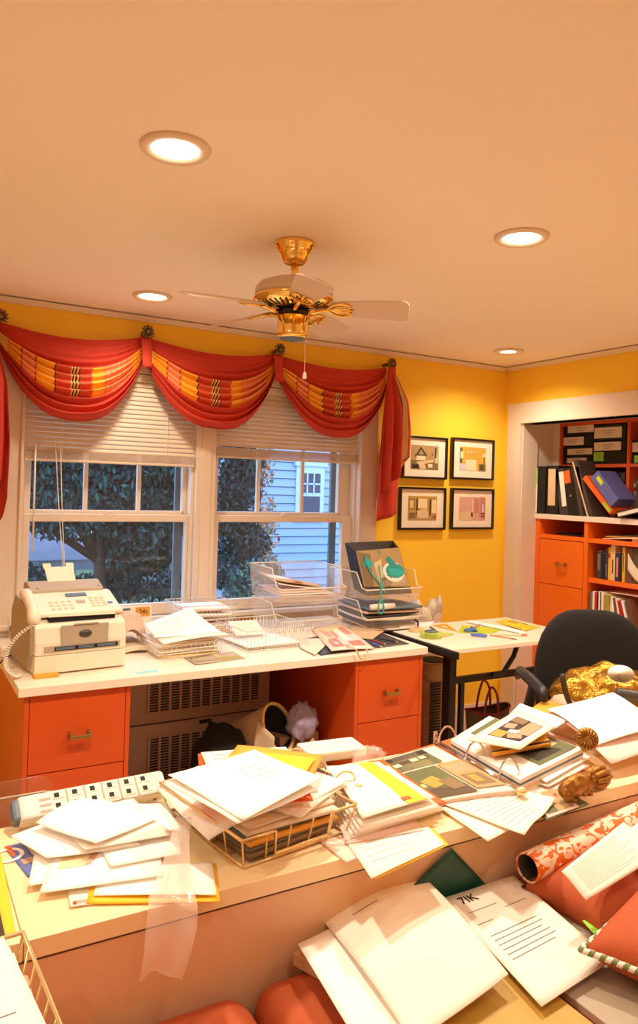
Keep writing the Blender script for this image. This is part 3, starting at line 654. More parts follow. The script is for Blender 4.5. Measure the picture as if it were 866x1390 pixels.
build(MB().box(1.02, 1.78, AY-.004, AY, .335, .339), 'seam', 'dark', t)

# ------------------------------------------------------------------ things stored under the window desk
c = V((1.62, 3.33, .30)); ax = V((.35, -.55, .35)).normalized(); xx = ax.orthogonal().normalized(); T = basis(xx, ax.cross(xx), ax, c)
t = build(MB().lathe([(0, -.18), (.105, -.18), (.118, .12), (.112, .12), (.10, -.165), (0, -.165)], T, 36), 'waste_basket', 'beigefab', smooth=True, bevel=.002)
tag(t, 'beige fabric bin lying tipped over under the window desk, its dark mouth showing', 'bin')
build(MB().lathe([(.119, .11), (.124, .113), (.124, .122), (.117, .126), (.111, .122), (.112, .11)], T, 36, cap=False), 'rim', 'manila', t, smooth=True)
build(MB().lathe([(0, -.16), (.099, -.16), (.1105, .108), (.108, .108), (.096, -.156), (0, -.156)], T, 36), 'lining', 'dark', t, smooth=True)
o = build(crumple((1.40, 3.30, .185), (.14, .12, .20), 3, .14, 2.2), 'cloth_bag', 'blackfab', smooth=True); tag(o, 'black cloth bag slumped under the window desk against the grille', 'bag')
build(MB().tube([(1.235, 3.30, .10), (1.205, 3.28, .16), (1.235, 3.25, .22), (1.29, 3.24, .21)], .008, 8), 'strap', 'maroon', o, smooth=True)
a, b, cc, d_ = py(348, 978, 3.18), py(372, 1003, 3.15), py(366, 1040, 3.12), py(327, 1035, 3.16)
a, b = py(350, 978, 3.2), py(373, 1000, 3.14)
o, _, _ = paper('tan upholstery sample bent upright in front of the tipped bin under the desk', [a, b, b+V((-.01, -.02, -.33)), a+V((-.06, -.02, -.34))], 'beigefab', .012, 1, None, 'fabric_sample', 'fabric sample', thick=.006, up=V((-.5, -1, .2)))
o = build(crumple((1.795, 3.22, .375), (.075, .07, .085), 7, .25, 3), 'plastic_bag', 'lilac', smooth=True); tag(o, 'crumpled lilac plastic bag under the window desk beside the red cabinet side', 'bag')
o = build(crumple((1.80, 3.17, .14), (.10, .10, .148), 9, .16, 2), 'paper_sack', 'kraft', smooth=True); tag(o, 'crumpled brown paper sack on the floor below the lilac bag', 'paper bag')
# the lilac bag rests on a carton behind the sack
o = build(MB().box(1.70, 1.92, 3.17+.10, 3.42, 0, .29), 'cardboard_carton', 'kraft', bevel=.003); tag(o, 'closed cardboard carton under the desk supporting the lilac bag', 'box')
o = build(crumple((1.905, 3.06, .065), (.03, .05, .07), 4, .2, 3), 'fabric_scrap', 'greencard', smooth=True); tag(o, 'dark green cloth scrap on the floor by the right cabinet', 'fabric scrap')
o = build(MB().tube([(1.02, 3.30, .035), (1.06, 3.22, .06), (1.14, 3.19, .055), (1.22, 3.22, .045), (1.30, 3.2, .04), (1.4, 3.14, .03)], [.02, .025, .03, .028, .024, .015], 10), 'red_scarf', 'crimson', smooth=True); tag(o, 'strip of red cloth lying on the floor in front of the heater grille', 'cloth')

# ------------------------------------------------------------------ fax machine
fo = V((.515, 3.115, DZ)); FT = Matrix.Translation(fo)@Euler((0, 0, rad(5))).to_matrix().to_4x4()
t = thing('fax_machine', 'beige fax machine with corded handset at the left end of the window desk', 'fax machine', fo)
def F(x, y, z): return FT@V((x, y, z))
fr = lambda a, b, h: F(h, a, b)
build(MB().prism([(.004, .006), (0, .01), (0, .078), (.36, .078), (.36, .006)], 0, .372, fr), 'paper_cassette', 'fax', t, bevel=.006)
body = MB().prism([(.0, .080), (.0, .13), (.012, .186), (.022, .200), (.060, .206), (.066, .214), (.36, .214), (.36, .080)], .0, .372, fr)
b = build(body, 'body', 'fax', t, bevel=.008, seg=3)
build(MB().prism([(.03, .081), (.03, .20), (.12, .25), (.30, .29), (.362, .22), (.362, .02), (.06, .02)], -.012, .003, fr), 'side_cover', 'faxgrey', b, bevel=.004)
pan = build(MB().prism([(.050, .222), (.050, .238), (.215, .298), (.25, .300), (.25, .225)], .012, .372, fr), 'control_panel', 'fax', t, bevel=.006)
build(MB().box(.062, .335, .040, .30, .203, .221, T=FT), 'output_slot', 'dark', b)
build(MB().add([F(.058, .034, .226), F(.335, .030, .222), F(.338, .20, .228), F(.062, .20, .232), F(.058, .034, .2285), F(.335, .030, .2245), F(.338, .20, .2305), F(.062, .20, .2345)], [(0, 1, 2, 3), (7, 6, 5, 4), (0, 4, 5, 1), (1, 5, 6, 2), (2, 6, 7, 3), (3, 7, 4, 0)]), 'output_sheet', 'paperc', b)
# control panel keys: local panel frame
pu = V((0, .165, .060)).normalized()
def panel(x, s, up=.001): return FT@(V((x, .050, .238))+pu*s+V((0, -pu.z, pu.y))*up)
def key(x, s, w, h, m, name='key_block'):
    mb = MB(); mb.add([panel(x-w/2, s-h/2), panel(x+w/2, s-h/2), panel(x+w/2, s+h/2), panel(x-w/2, s+h/2), panel(x-w/2, s-h/2, .004), panel(x+w/2, s-h/2, .004), panel(x+w/2, s+h/2, .004), panel(x-w/2, s+h/2, .004)], [(3, 2, 1, 0), (4, 5, 6, 7), (0, 1, 5, 4), (1, 2, 6, 5), (2, 3, 7, 6), (3, 0, 4, 7)]); return mb
for kk in (0, 1):
    mb = MB()
    for i in range(4):
        for j in range(3):
            q_ = key(.09+i*.026, .035+j*.028, .014, .010, 0) if kk else key(.262+j*.024, .045+i*.022, .016, .011, 0); mb.add(q_.v, q_.f)
    build(mb, 'keypad', 'paperc', pan)
build(key(.21, .145, .088, .026, 0), 'display', 'slate', pan); build(key(.215, .085, .034, .022, 0), 'navigation_key', 'faxgrey', pan); build(key(.335, .06, .02, .012, 0), 'start_key', 'blue', pan)
# front details
build(MB().box(.10, .295, -.004, .004, .115, .196, T=FT), 'front_door', 'faxgrey', b, bevel=.003)
q_ = FT@V((.197, -.0045, .158)); build(MB().lathe([(0, 0), (.026, 0), (.026, .003), (0, .004)], Matrix.Translation(q_)@Euler((rad(90), 0, rad(5))).to_matrix().to_4x4()@Matrix.Diagonal((1, .55, 1, 1)), 28), 'emblem', 'faxdark', b, smooth=True)
build(MB().box(.15, .25, -.010, .002, .196, .201, T=FT), 'door_lip', 'faxgrey', b, bevel=.002)
build(MB().box(.035, .345, -.003, .004, .092, .116, T=FT).box(.075, .335, -.0045, .0, .096, .112, 1, T=FT), 'front_slot', ['faxgrey', 'dark'], b)
build(MB().box(.08, .155, -.0065, -.002, .099, .110, T=FT).box(.17, .235, -.0065, -.002, .099, .110, T=FT).box(.248, .325, -.0065, -.002, .099, .110, T=FT), 'slot_guide', 'slate', b)
# document feeder, paper support
build(MB().prism([(.22, .296), (.225, .312), (.30, .34), (.34, .335), (.36, .25), (.36, .215), (.25, .215)], .03, .345, fr), 'document_tray', 'faxgrey', t, bevel=.006)
mb = MB().add([F(.12, .29, .335), F(.24, .29, .335), F(.243, .345, .395), F(.116, .345, .395), F(.12, .294, .332), F(.24, .294, .332), F(.243, .349, .392), F(.116, .349, .392)], [(0, 1, 2, 3), (7, 6, 5, 4), (0, 4, 5, 1), (1, 5, 6, 2), (2, 6, 7, 3), (3, 7, 4, 0)])
for x in (.112, .212): mb.add([F(x, .343, .39), F(x+.034, .343, .39), F(x+.034, .36, .41), F(x, .36, .41), F(x, .347, .388), F(x+.034, .347, .388), F(x+.034, .364, .408), F(x, .364, .408)], [(0, 1, 2, 3), (7, 6, 5, 4), (0, 4, 5, 1), (1, 5, 6, 2), (2, 6, 7, 3), (3, 7, 4, 0)])
build(mb, 'paper_support', 'fax', t)
for x in (.055, .32): build(MB().box(x, x+.014, .235, .25, .30, .318, T=FT).box(x-.01, x+.006, .238, .246, .306, .312, T=FT), 'paper_guide', 'faxdark', t, bevel=.002)
hs = build(MB().tube([F(-.002, .03, .205), F(.004, .045, .222), F(.010, .10, .252), F(.012, .16, .278), F(.010, .215, .300), F(.002, .235, .306)], [.016, .027, .022, .022, .026, .015], 14), 'handset', 'fax', t, smooth=True)
cpts = [F(.0, .035, .20)]
base_ = [F(.0, .035, .20), F(-.05, .06, .155), F(-.085, .08, .095), F(-.095, .05, .04), F(-.075, -.0, .012), F(-.05, .03, .01), F(-.09, .16, .012), F(-.13, .24, .012)]
def spl(p, s):
    n = len(p)-1; x = s*n; i = min(n-1, int(x)); f = x-i; a, b_, c_, d_ = p[max(0, i-1)], p[i], p[i+1], p[min(n, i+2)]
    return .5*((2*b_)+(c_-a)*f+(2*a-5*b_+4*c_-d_)*f*f+(3*b_-a-3*c_+d_)*f**3)
co = MB(); co.tube([spl(base_, i/320)+V((math.cos(i*.9)*.008, math.sin(i*.9)*.008, abs(math.cos(i*.9))*.005)) for i in range(230)], .0028, 6)
co.tube([spl(base_, .72+.28*i/20) for i in range(21)], .003, 6)
build(co, 'coiled_cord', 'fax', hs, smooth=True)
# plugs at the far left
t = thing('power_adapter', 'white power adapter block at the left end of the window desk beside the fax machine', 'power adapter', pz(18, 892, DZ))
p = pz(14, 892, DZ)
build(MB().box(p.x-.045, p.x+.055, p.y-.02, p.y+.06, DZ+.001, DZ+.05), 'block', 'fax', t, bevel=.012)
build(MB().tube([p+V((.02, -.02, .02)), p+V((-.03, -.05, .01)), p+V((-.06, -.13, .004)), p+V((-.12, -.12, -.05)), p+V((-.16, -.1, -.16))], .003, 6), 'cable', 'black', t, smooth=True)
p = py(17, 858, D-.08)
t = thing('tape_dispenser', 'small smoky plastic tape holder behind the fax cord by the window casing', 'tape holder', (p.x, p.y, DZ))
build(MB().box(p.x-.02, p.x+.06, p.y-.03, p.y+.03, DZ+.001, DZ+.10), 'case', 'acrylic', t, bevel=.004)
build(MB().lathe([(.012, -.012), (.026, -.012), (.026, .012), (.012, .012), (.012, -.012)], basis((1, 0, 0), (0, 0, 1), (0, 1, 0), (p.x+.012, p.y, DZ+.045)), 20), 'tape_roll', 'dark', t, smooth=True)
a = pz(62, 919, DZ)
o = build(MB().box(-.047, .047, -.02, .02, .001, .011, T=TR(a, 0, 0, 5)), 'note_pad', 'amber', bevel=.001); tag(o, 'small orange note pad at the front corner of the fax machine', 'note pad')
a = pz(200, 912, DZ)
o = build(MB().box(-.045, .045, -.014, .014, .0005, .0016, T=TR(a, 0, 0, 4)), 'sticky_tab', 'cyan'); tag(o, 'light blue strip of tape stuck on the front of the white worktop', 'tape strip')
# packet with a price tag behind the phone book
a, b = py(150, 826, 3.78), py(206, 822, 3.78)
t = thing('stationery_packet', 'white flat packet with an orange price tag, standing behind the fax machine', 'packet', ((a.x+b.x)/2, 3.78, DZ))
build(MB().box(a.x-.02, b.x, 3.778, 3.79, DZ+.001, b.z), 'sleeve', 'paperb', t, bevel=.002)
c1, c2 = py(186, 826, 3.777), py(203, 836, 3.777)
pt = build(MB().box(c1.x-.006, c2.x, 3.7755, 3.7775, c2.z, c1.z+.006), 'price_tag', 'amber', t)
text(pt, '24c', .035, ((c1.x+c2.x)/2, 3.7748, (c1.z+c2.z)/2+.003), Euler((rad(90), 0, 0)), 'inkd', 'price')
c1, c2 = py(158, 832, 3.777), py(166, 842, 3.777); build(MB().box(c1.x, c2.x, 3.7755, 3.7775, c2.z, c1.z), 'red_panel', 'redlite', t)
c1 = py(172, 827, 3.777); build(MB().box(c1.x-.018, c1.x+.018, 3.7755, 3.7775, c1.z-.006, c1.z+.004), 'hang_hole', 'slate', t)
# phone book with curling pages
A, B, C_, D_ = pz(165, 884, DZ+.02), pz(214, 884, DZ+.02), py(214, 850, 3.62), py(160, 852, 3.62)
t = thing('phone_book', 'thick brown paper phone book lying open and curling between fax machine and wire tray', 'phone book', pz(190, 884, DZ))
b0 = pz(163, 889, DZ); b1 = pz(208, 889, DZ)
def blk(u, v, h): return V((b0.x+(b1.x-b0.x)*u, b0.y+.30*v, DZ+.002+h))
build(MB().sheet(lambda u, v: blk(u, v, .018+.012*math.sin(u*2.6)), 12, 4, .018, N=V((0, 0, 1))), 'page_block', 'paperc', t, smooth=False)
build(MB().sheet(lambda u, v: blk(u*1.02, .10+.75*v, .030+.075*math.sin(math.pi*(.08+.85*(1-u)**1.2))*(1-.3*v)), 18, 6, .003, N=V((0, 0, 1))), 'curled_pages', 'newsprint', t, smooth=True)
build(MB().sheet(lambda u, v: blk(-.05+u*1.22, .35+.45*v, .045+.085*v+.03*math.sin(math.pi*u)*(1-v)-.02*u*(1-v)+.015*math.sin(2.5*u)), 16, 8, .004, N=V((0, -1, .4)).normalized()), 'raised_pages', 'newsprint', t, smooth=True)

# ------------------------------------------------------------------ wire trays
def wire_tray(label, c, w, d, h, rz, flare=.012, r=.0016, nx=14, ny=12, m='wire', open_front=False, cat='wire tray', group='wire letter trays', rim=.0028):
    """wire letter tray: c = centre of its base"""
    t = thing('wire_tray', label, cat, c, group); T = TR(c, 0, 0, rz); f = flare
    g = MB(); n = 0
    for i in range(nx+1):
        x = -w/2+w*i/nx; fx = (x/(w/2))*f; g.tube([T@V((x+fx, -d/2-f, h)), T@V((x, -d/2, .003)), T@V((x, d/2, .003)), T@V((x+fx, d/2+f, h))], r, 5)
    for j in range(ny+1):
        y = -d/2+d*j/ny; fy = (y/(d/2))*f; g.tube([T@V((-w/2-f, y+fy, h)), T@V((-w/2, y, .0035)), T@V((w/2, y, .0035)), T@V((w/2+f, y+fy, h))], r, 5)
    build(g, 'wire_mesh', m, t, smooth=True)
    k = [(-w/2-f, -d/2-f), (w/2+f, -d/2-f), (w/2+f, d/2+f), (-w/2-f, d/2+f)]
    if open_front: rp = [T@V((k[0][0]+w*.30, k[0][1], h)), T@V((k[0][0]+w*.26, k[0][1], h)), T@V((*k[0], h)), T@V((*k[3], h)), T@V((*k[2], h)), T@V((*k[1], h)), T@V((k[1][0]-w*.26, k[1][1], h)), T@V((k[1][0]-w*.30, k[1][1], h*.3)), T@V((k[0][0]+w*.30, k[0][1], h*.3))]
    else: rp = [T@V((*p, h)) for p in k]
    b = MB(); b.tube(rp, rim, 8, closed=True); b.tube([T@V((x, y, .003)) for x, y in ((-w/2, -d/2), (w/2, -d/2), (w/2, d/2), (-w/2, d/2))], rim*.9, 8, closed=True)
    build(b, 'rim', m, t, smooth=True)
    return T
def stack(T, w, d, z0, n, labels, mats, seed, ang=4, off=.012, dz=.006, amp=.003, group=None, shrink=1.0, name='paper_sheet', cat='paper', rows=True):
    """n separate sheets / bundles piled inside a tray"""
    q = random.Random(seed); z = z0
    for k in range(n):
        a = rad(q.uniform(-ang, ang)); ox, oy = q.uniform(-off, off), q.uniform(-off, off); ww, dd = w*shrink/2, d*shrink/2
        cs = [T@V((ox+x*math.cos(a)-y*math.sin(a), oy+x*math.sin(a)+y*math.cos(a), z)) for x, y in ((-ww, dd), (ww, dd), (ww, -dd), (-ww, -dd))]
        last = k == n-1
        paper(labels[k], cs, mats[k % len(mats)], amp, seed+k, group, name, cat, rowsof(9, .12, .8, .12, .9, .006, seed+k) if rows and last else None, thick=dz*.72)
        z += dz
tc = pz(252, 893, DZ)+V((.02, .14, .001))
T1 = wire_tray('wire letter tray heaped with white papers, next to the phone book', tc, .30, .25, .062, 2)
stack(T1, .285, .235, .006, 7, ['yellowed bottom sheet in the papers of the tray beside the phone book', 'thick white bundle low in the tray beside the phone book', 'white bundle third from the bottom, tray beside the phone book', 'white bundle halfway up the pile, tray beside the phone book', 'cream bundle above halfway, tray beside the phone book', 'white bundle just under the top sheets, tray beside the phone book', 'white printed sheet on the level pile, tray beside the phone book'], ['manila', 'paper', 'paperb', 'paper', 'paperc', 'paper', 'paperb'], 21, 3, .006, .010, .002, 'papers in the tray beside the phone book')
zt = DZ+.085
a, b, c_, d_ = pz(203, 860, zt+.03), py(276, 826, 3.52), pz(296, 868, zt), pz(205, 875, zt)
paper('large white sheet with printed lines peaking upward on the tray beside the phone book', [tc+V((-.13, .13, .10)), tc+V((.10, .14, .17)), tc+V((.17, -.10, .083)), tc+V((-.15, -.10, .085))], 'paper', .008, 3, rows=rowsof(5, .2, .55, .1, .7, .006, 4), up=V((0, -.3, 1)))
paper('folded white letter hanging over the front rim of the tray beside the phone book', [tc+V((-.15, -.02, .094)), tc+V((.16, -.03, .092)), tc+V((.19, -.15, .080)), tc+V((-.13, -.16, .068))], 'paperb', .006, 6, rows=rowsof(3, .3, .7, .2, .8, .006, 4))
# flat wire shelf with magazines at the front edge
c0 = pz(297, 898, DZ)+V((0, .03, 0))
o, P, N = paper('grey magazine lying in front of the wire trays at the desk edge', [c0+V((-.12, .09, .003)), c0+V((.12, .10, .003)), c0+V((.13, -.03, .003)), c0+V((-.12, -.06, .003))], 'faxgrey', .002, 2, name='magazine', cat='magazine', thick=.003)
art(o, P, N, [rect('ph_md', .06, .1, .5, .8), rect('ph_lt', .55, .1, .94, .5), rect('olivebook', .55, .6, .94, .9)], 'cover_picture')
T2c = pz(372, 880, DZ)+V((0, .13, .001))
T2 = wire_tray('empty-sided wire basket with a few white sheets, centre of the window desk', T2c, .34, .32, .10, 4, .014, nx=18, ny=16, cat='wire basket')
stack(T2, .30, .25, .006, 3, ['lowest white sheet lying in the central wire basket', 'middle white sheet lying in the central wire basket', 'top white sheet lying in the central wire basket'], ['paperb', 'paper', 'paper'], 33, 3, .008, .004, .001, 'sheets in the central wire basket')
paper('white booklet standing sloped in the back of the central wire basket', [T2c+V((-.13, .15, .085)), T2c+V((.03, .15, .085)), T2c+V((.05, .06, .030)), T2c+V((-.12, .06, .03))], 'paperb', .004, 5, name='booklet', cat='booklet', rows=rowsof(4, .2, .7), up=V((0, -1, 1)))
T3c = V((1.46, 3.76, DZ+.001))
# rear stacked tray on posts
T3 = wire_tray('two-tier wire tray behind the heaped tray, against the window', T3c, .27, .22, .055, 0)
t3 = bpy.data.objects['wire_tray.002'] if 'wire_tray.002' in bpy.data.objects else None
stack(T3, .25, .2, .006, 5, ['bottom pink bundle in the low rear tray by the window', 'second pink bundle in the low rear tray by the window', 'third bundle, cream, in the low rear tray by the window', 'fourth bundle, white, in the low rear tray by the window', 'top pinkish bundle in the low rear tray by the window'], ['paperpink', 'paperpink', 'paperb', 'paper', 'paperpink'], 41, 3, .005, .012, .003, 'bundles in the low rear tray', rows=False)
T4c = T3c+V((0, 0, .071))
T4 = wire_tray('upper wire tray stacked on the rear tray in front of the mullion', T4c, .28, .23, .085, 0, .02)
stack(T4, .26, .21, .006, 5, ['bottom bundle of the upper rear tray', 'second bundle of the upper rear tray', 'middle bundle of the upper rear tray', 'fourth bundle of the upper rear tray', 'top curling bundle of the upper rear tray'], ['paperpink', 'paperb', 'paper', 'paperpink', 'paper'], 47, 5, .014, .013, .005, 'bundles in the upper rear tray', rows=False)
# ================================================================== right part of the window desk: bins, gift bag, magazines
def bin_(label, p0, p1, z0, h, y0, y1, m='acrylic', filled=True):
    """clear stacking bin with a scooped front; p0,p1 = x range"""
    x0, x1 = p0, p1; t = thing('stacking_bin', label, 'storage bin', ((x0+x1)/2, (y0+y1)/2, z0), 'clear stacking bins on the window desk')
    k = .022; th = .003
    def wall(c): mb.sheet(bil(c), 1, 1, th)
    mb = MB(); xa, xb, ya = x0+k, x1-k, y0+k
    wall([(xa, y1, z0), (xb, y1, z0), (xb, ya, z0), (xa, ya, z0)])
    wall([(x0, y1, z0+h), (x1, y1, z0+h), (xb, y1, z0), (xa, y1, z0)])
    for xo, xi in ((x0, xa), (x1, xb)):
        mb.prism([(y1, z0+h), (y0+.09, z0+h), (y0+.05, z0+h*.45), (y0, z0+h*.40), (ya, z0), (y1, z0)], 0, th, lambda a, b, q, xo=xo, xi=xi: V((xi+(xo-xi)*(b-z0)/h+(q if xo < xi else -q), a, b)))
    wall([(x0+k*.6, y0, z0+h*.40), (x1-k*.6, y0, z0+h*.40), (xb, ya, z0), (xa, ya, z0)])
    build(mb, 'bin_shell', m, t)
    r = MB()
    for xo, xi in ((x0, xa), (x1, xb)):
        f = lambda a, b: V((xi+(xo-xi)*(b-z0)/h, a, b))
        r.tube([f(y1, z0+h), f(y0+.09, z0+h), f(y0+.05, z0+h*.45), f(y0, z0+h*.40)], .0032, 8)
    r.tube([(x0, y1, z0+h), (x1, y1, z0+h)], .0032, 8); r.tube([(x0+k*.6, y0, z0+h*.4), (x1-k*.6, y0, z0+h*.4)], .004, 8)
    build(r, 'bin_rim', 'fax', t, smooth=True)
    return t
X0, X1 = py(365, 800, 3.62).x, py(458, 800, 3.62).x
bin_('empty clear stacking bin standing on the desk under the bin of envelopes', X0+.01, X1-.01, DZ+.002, .155, 3.52, 3.86)
bin_('clear stacking bin full of envelopes, on top of the empty clear bin', X0, X1, DZ+.168, .175, 3.50, 3.88)
q = random.Random(5)
nm = ['cream envelope lying at the bottom of the upper left clear bin', 'white envelope second from the bottom in the upper left clear bin', 'pinkish envelope in the middle of the upper left clear bin', 'white envelope leaning up the left side of the upper left clear bin', 'topmost tan envelope in the upper left clear bin']
for k in range(5):
    z = DZ+.176+.012*k; dx = .018*k
    tl = (X0+.04, 3.84, z+.02+(.05 if k >= 3 else 0)); 
    paper(nm[k], [tl, (X1-.05-dx, 3.84, z+.004), (X1-.04-dx, 3.56+.01*k, z), (X0+.045, 3.55+.01*k, z+(.045 if k >= 3 else .008))], ['paperc', 'paper', 'paperpink', 'paperb', 'kraft'][k], .006, k+60, 'envelopes in the clear bin', 'envelope', 'envelope', thick=.004)
p = py(411, 799, 3.60)
o = build(MB().sheet(lambda u, v: V((X0+.14+.07*u, 3.60+.03*v, DZ+.262+.012*math.sin(3*u)-.016*u)), 8, 3, .005, N=V((0, 0, 1))), 'orange_tag', 'pencil', smooth=True); tag(o, 'small orange strip on the envelopes in the upper clear bin', 'tag')
# right-hand bins
RX0, RX1 = py(470, 850, 3.62).x, py(546, 850, 3.62).x
bin_('clear stacking bin on the desk stuffed with dark magazines, at the right end', RX0, RX1, DZ+.002, .155, 3.42, 3.80, 'sleeve')
bin_('clear stacking bin holding the gift bag, on top of the bin of magazines', RX0-.005, RX1+.005, DZ+.165, .15, 3.43, 3.82, 'sleeve')
mags = [('tan magazine at the bottom of the right clear bin', 'kraft'), ('black magazine second from the bottom of the right clear bin', 'navy'), ('white brochure in the middle of the right clear bin', 'paperb'), ('dark magazine with curled pages in the right clear bin', 'faxdark'), ('pale catalogue near the top of the right clear bin', 'paperpink'), ('slate magazine on top of the right clear bin', 'slate')]
for k, (lb, mm) in enumerate(mags):
    z = DZ+.012+.020*k
    paper(lb, [(RX0+.035, 3.77, z+.012), (RX1-.035, 3.77, z+.01), (RX1-.02+.02*(k % 2), 3.47-.02*(k % 3), z+.006*(k % 2)), (RX0+.03, 3.46-.015*(k % 2), z)], mm, .004, 70+k, 'magazines in the right clear bin', 'magazine', 'magazine', thick=.011)
o = build(MB().tube([(RX0+.04, 3.44, DZ+.128), (RX0+.10, 3.42, DZ+.132), (RX0+.20, 3.44, DZ+.130)], [.016, .018, .014], 12), 'rolled_brochure', 'paperb', smooth=True); tag(o, 'rolled white brochure poking out of the front of the right clear bin', 'brochure')
# gift bag, tipped back in the upper bin
a, b, c_, d_ = py(467, 752, 3.50), py(529, 741, 3.50), py(540, 808, 3.46), py(478, 812, 3.46)
bz = DZ+.185
a = V((RX0+.012, 3.56, bz+.245)); b = V((RX1-.085, 3.56, bz+.262)); c_ = V((RX1-.05, 3.47, bz+.004)); d_ = V((RX0+.03, 3.47, bz+.004)); dp = V((.02, .155, .015))
t = thing('gift_bag', 'glossy gift bag with turquoise flower print and cord handles, in the upper right bin', 'gift bag', (a+b+c_+d_)/4-V((0, 0, .12)))
Bf = bil([a, b, c_, d_]); N = (b-a).cross(d_-a).normalized(); N = N if N.y < 0 else -N
mb = MB().sheet(Bf, 6, 6, .0015, N=N)
build(mb, 'front_panel', 'bagtan', t)
mb = MB(); top = V((.055, 0, .03))
mb.sheet(bil([b, b+dp+V((.045, 0, .012)), c_+dp+V((.06, -.02, 0)), c_]), 5, 5, .0015)
build(mb, 'side_gusset', 'baggold', t)
build(MB().sheet(bil([a+dp+V((0, 0, .02)), b+dp+V((.045, 0, .012)), c_+dp+V((.06, -.02, 0)), d_+dp]), 5, 5, .0015).sheet(bil([a, a+dp+V((0, 0, .02)), d_+dp, d_]), 5, 5, .0015), 'back_panel', 'bagdark', t)
fp = bpy.data.objects['front_panel']
E_ = lambda cx_, cy_, rx, ry, n=14, r0=0: [(cx_+rx*math.cos(2*math.pi*k/n+r0), cy_+ry*math.sin(2*math.pi*k/n+r0)) for k in range(n)]
art(fp, Bf, N, [('bagdark', [(0, .80), (1, .86), (1, 1), (0, 1)]), ('ph_md', [(.02, .02), (.3, .1), (.2, .8), (.02, .8)]), ('ph_lt', [(.33, .3), (.52, .22), (.45, .7), (.34, .74)]), ('ph_tan', [(.52, .1), (.96, .2), (.98, .78), (.5, .75)]), ('ph_md', [(.4, .65), (.7, .5), (.6, .82), (.36, .86)]), ('paperb', E_(.72, .52, .24, .22)), ('tealpat', E_(.76, .5, .21, .16)), ('teal', [(.62, .42), (.9, .48), (.98, .55), (.8, .62), (.64, .58)]), ('tealpat', [(.6, .24), (.7, .16), (.82, .34), (.66, .36)]), ('teal', [(.1, .26), (.2, .16), (.33, .3), (.24, .4), (.1, .36)])], 'flower_print')
mb = MB()                                     # looping outlined script along the bottom of the bag
xs = [.42, .50, .57, .64, .71, .78, .85, .92]
for k, u in enumerate(xs):
    tall = .16 if k in (2, 6, 7) else .09
    pts = [Bf(u-.028, .80), Bf(u-.03, .80-tall), Bf(u, .78-tall), Bf(u+.018, .80-tall*.55), Bf(u-.01, .80-tall*.2), Bf(u+.03, .81)]
    mb.tube([p+N*.001 for p in pts], .0011, 5)
build(mb, 'script_lettering', 'paperb', fp)
hb = Bf(.52, .02)+N*.004
mb = MB(); lo = [hb, hb+V((-.012, -.02, -.08)), V((hb.x-.070, 3.425, bz+.07)), V((hb.x-.080, 3.408, bz-.005)), V((hb.x-.066, 3.40, bz-.045)), V((hb.x-.070, 3.40, bz-.082)), V((hb.x-.096, 3.40, bz-.084)), V((hb.x-.102, 3.40, bz-.05)), V((hb.x-.080, 3.405, bz-.008))]
mb.tube([spl(lo, i/40) for i in range(41)], .0042, 8)
build(mb, 'cord_handle', 'teal', t, smooth=True); mb = MB()
h2 = Bf(.17, .10)+N*.004; mb.tube([spl([h2, Bf(.15, .3)+N*.008, Bf(.24, .6)+N*.007, Bf(.36, .80)+N*.01, Bf(.39, .96)+N*.012], i/24) for i in range(25)], .004, 8)
build(mb, 'cord_handle', 'teal', t, smooth=True)
c0 = b+dp+V((.03, -.02, -.10))
o = build(MB().tube([c0+V((0, 0, .05)), c0+V((.035, -.01, .02)), c0+V((.045, -.02, -.03)), c0+V((.05, -.02, -.1)), c0+V((.04, -.03, -.15))], [.010, .014, .008, .006, .014], 8), 'ribbon', 'teal', t, smooth=True)
# black wire stand under the bins, visible as a loop
o = build(MB().tube([spl([V((RX0+.03, 3.40, DZ+.004)), V((RX0+.07, 3.37, DZ+.008)), V((RX0+.16, 3.36, DZ+.006)), V((RX1-.09, 3.38, DZ+.006)), V((RX1-.055, 3.395, DZ+.03)), V((RX1-.075, 3.405, DZ+.05))], i/30) for i in range(31)], .006, 8), 'black_cable', 'black', smooth=True); tag(o, 'black cable lying in front of the right clear bin', 'cable')
# magazine pages and folders on the right end
def quad(pts, z): return [pz(x, y, z) for x, y in pts]
paper('black folder lying flat at the front right corner of the window desk', quad([(500, 852), (556, 874), (435, 890), (405, 868)], DZ+.001), 'faxdark', .0008, 1, name='folder', cat='folder', thick=.002)
paper('tan envelope under the clippings at the right end of the desk', quad([(475, 848), (524, 856), (505, 868), (462, 862)], DZ+.006), 'kraft', .002, 2, name='envelope', cat='envelope')
paper('grey card with its corner pointing forward, beside the wire basket', quad([(405, 868), (452, 866), (428, 890), (408, 880)], DZ+.006), 'paperc', .002, 3, name='card', cat='card')
o, P, N = paper('clipping of a pale living room at the desk edge, right of the wire basket', quad([(423, 853), (459, 845), (508, 880), (450, 886)], DZ+.010), 'paperpink', .004, 4, name='magazine_page', cat='magazine page', thick=.003)
art(o, P, N, [rect('ph_cream', .06, .06, .94, .94), rect('ph_pk', .08, .08, .36, .5), rect('ph_skin', .4, .1, .5, .92), rect('paperb', .52, .1, .7, .7), rect('ph_pk2', .1, .56, .38, .9), rect('ph_skin', .74, .2, .92, .5), rect('ph_pk2', .56, .74, .9, .9)], 'page_picture')
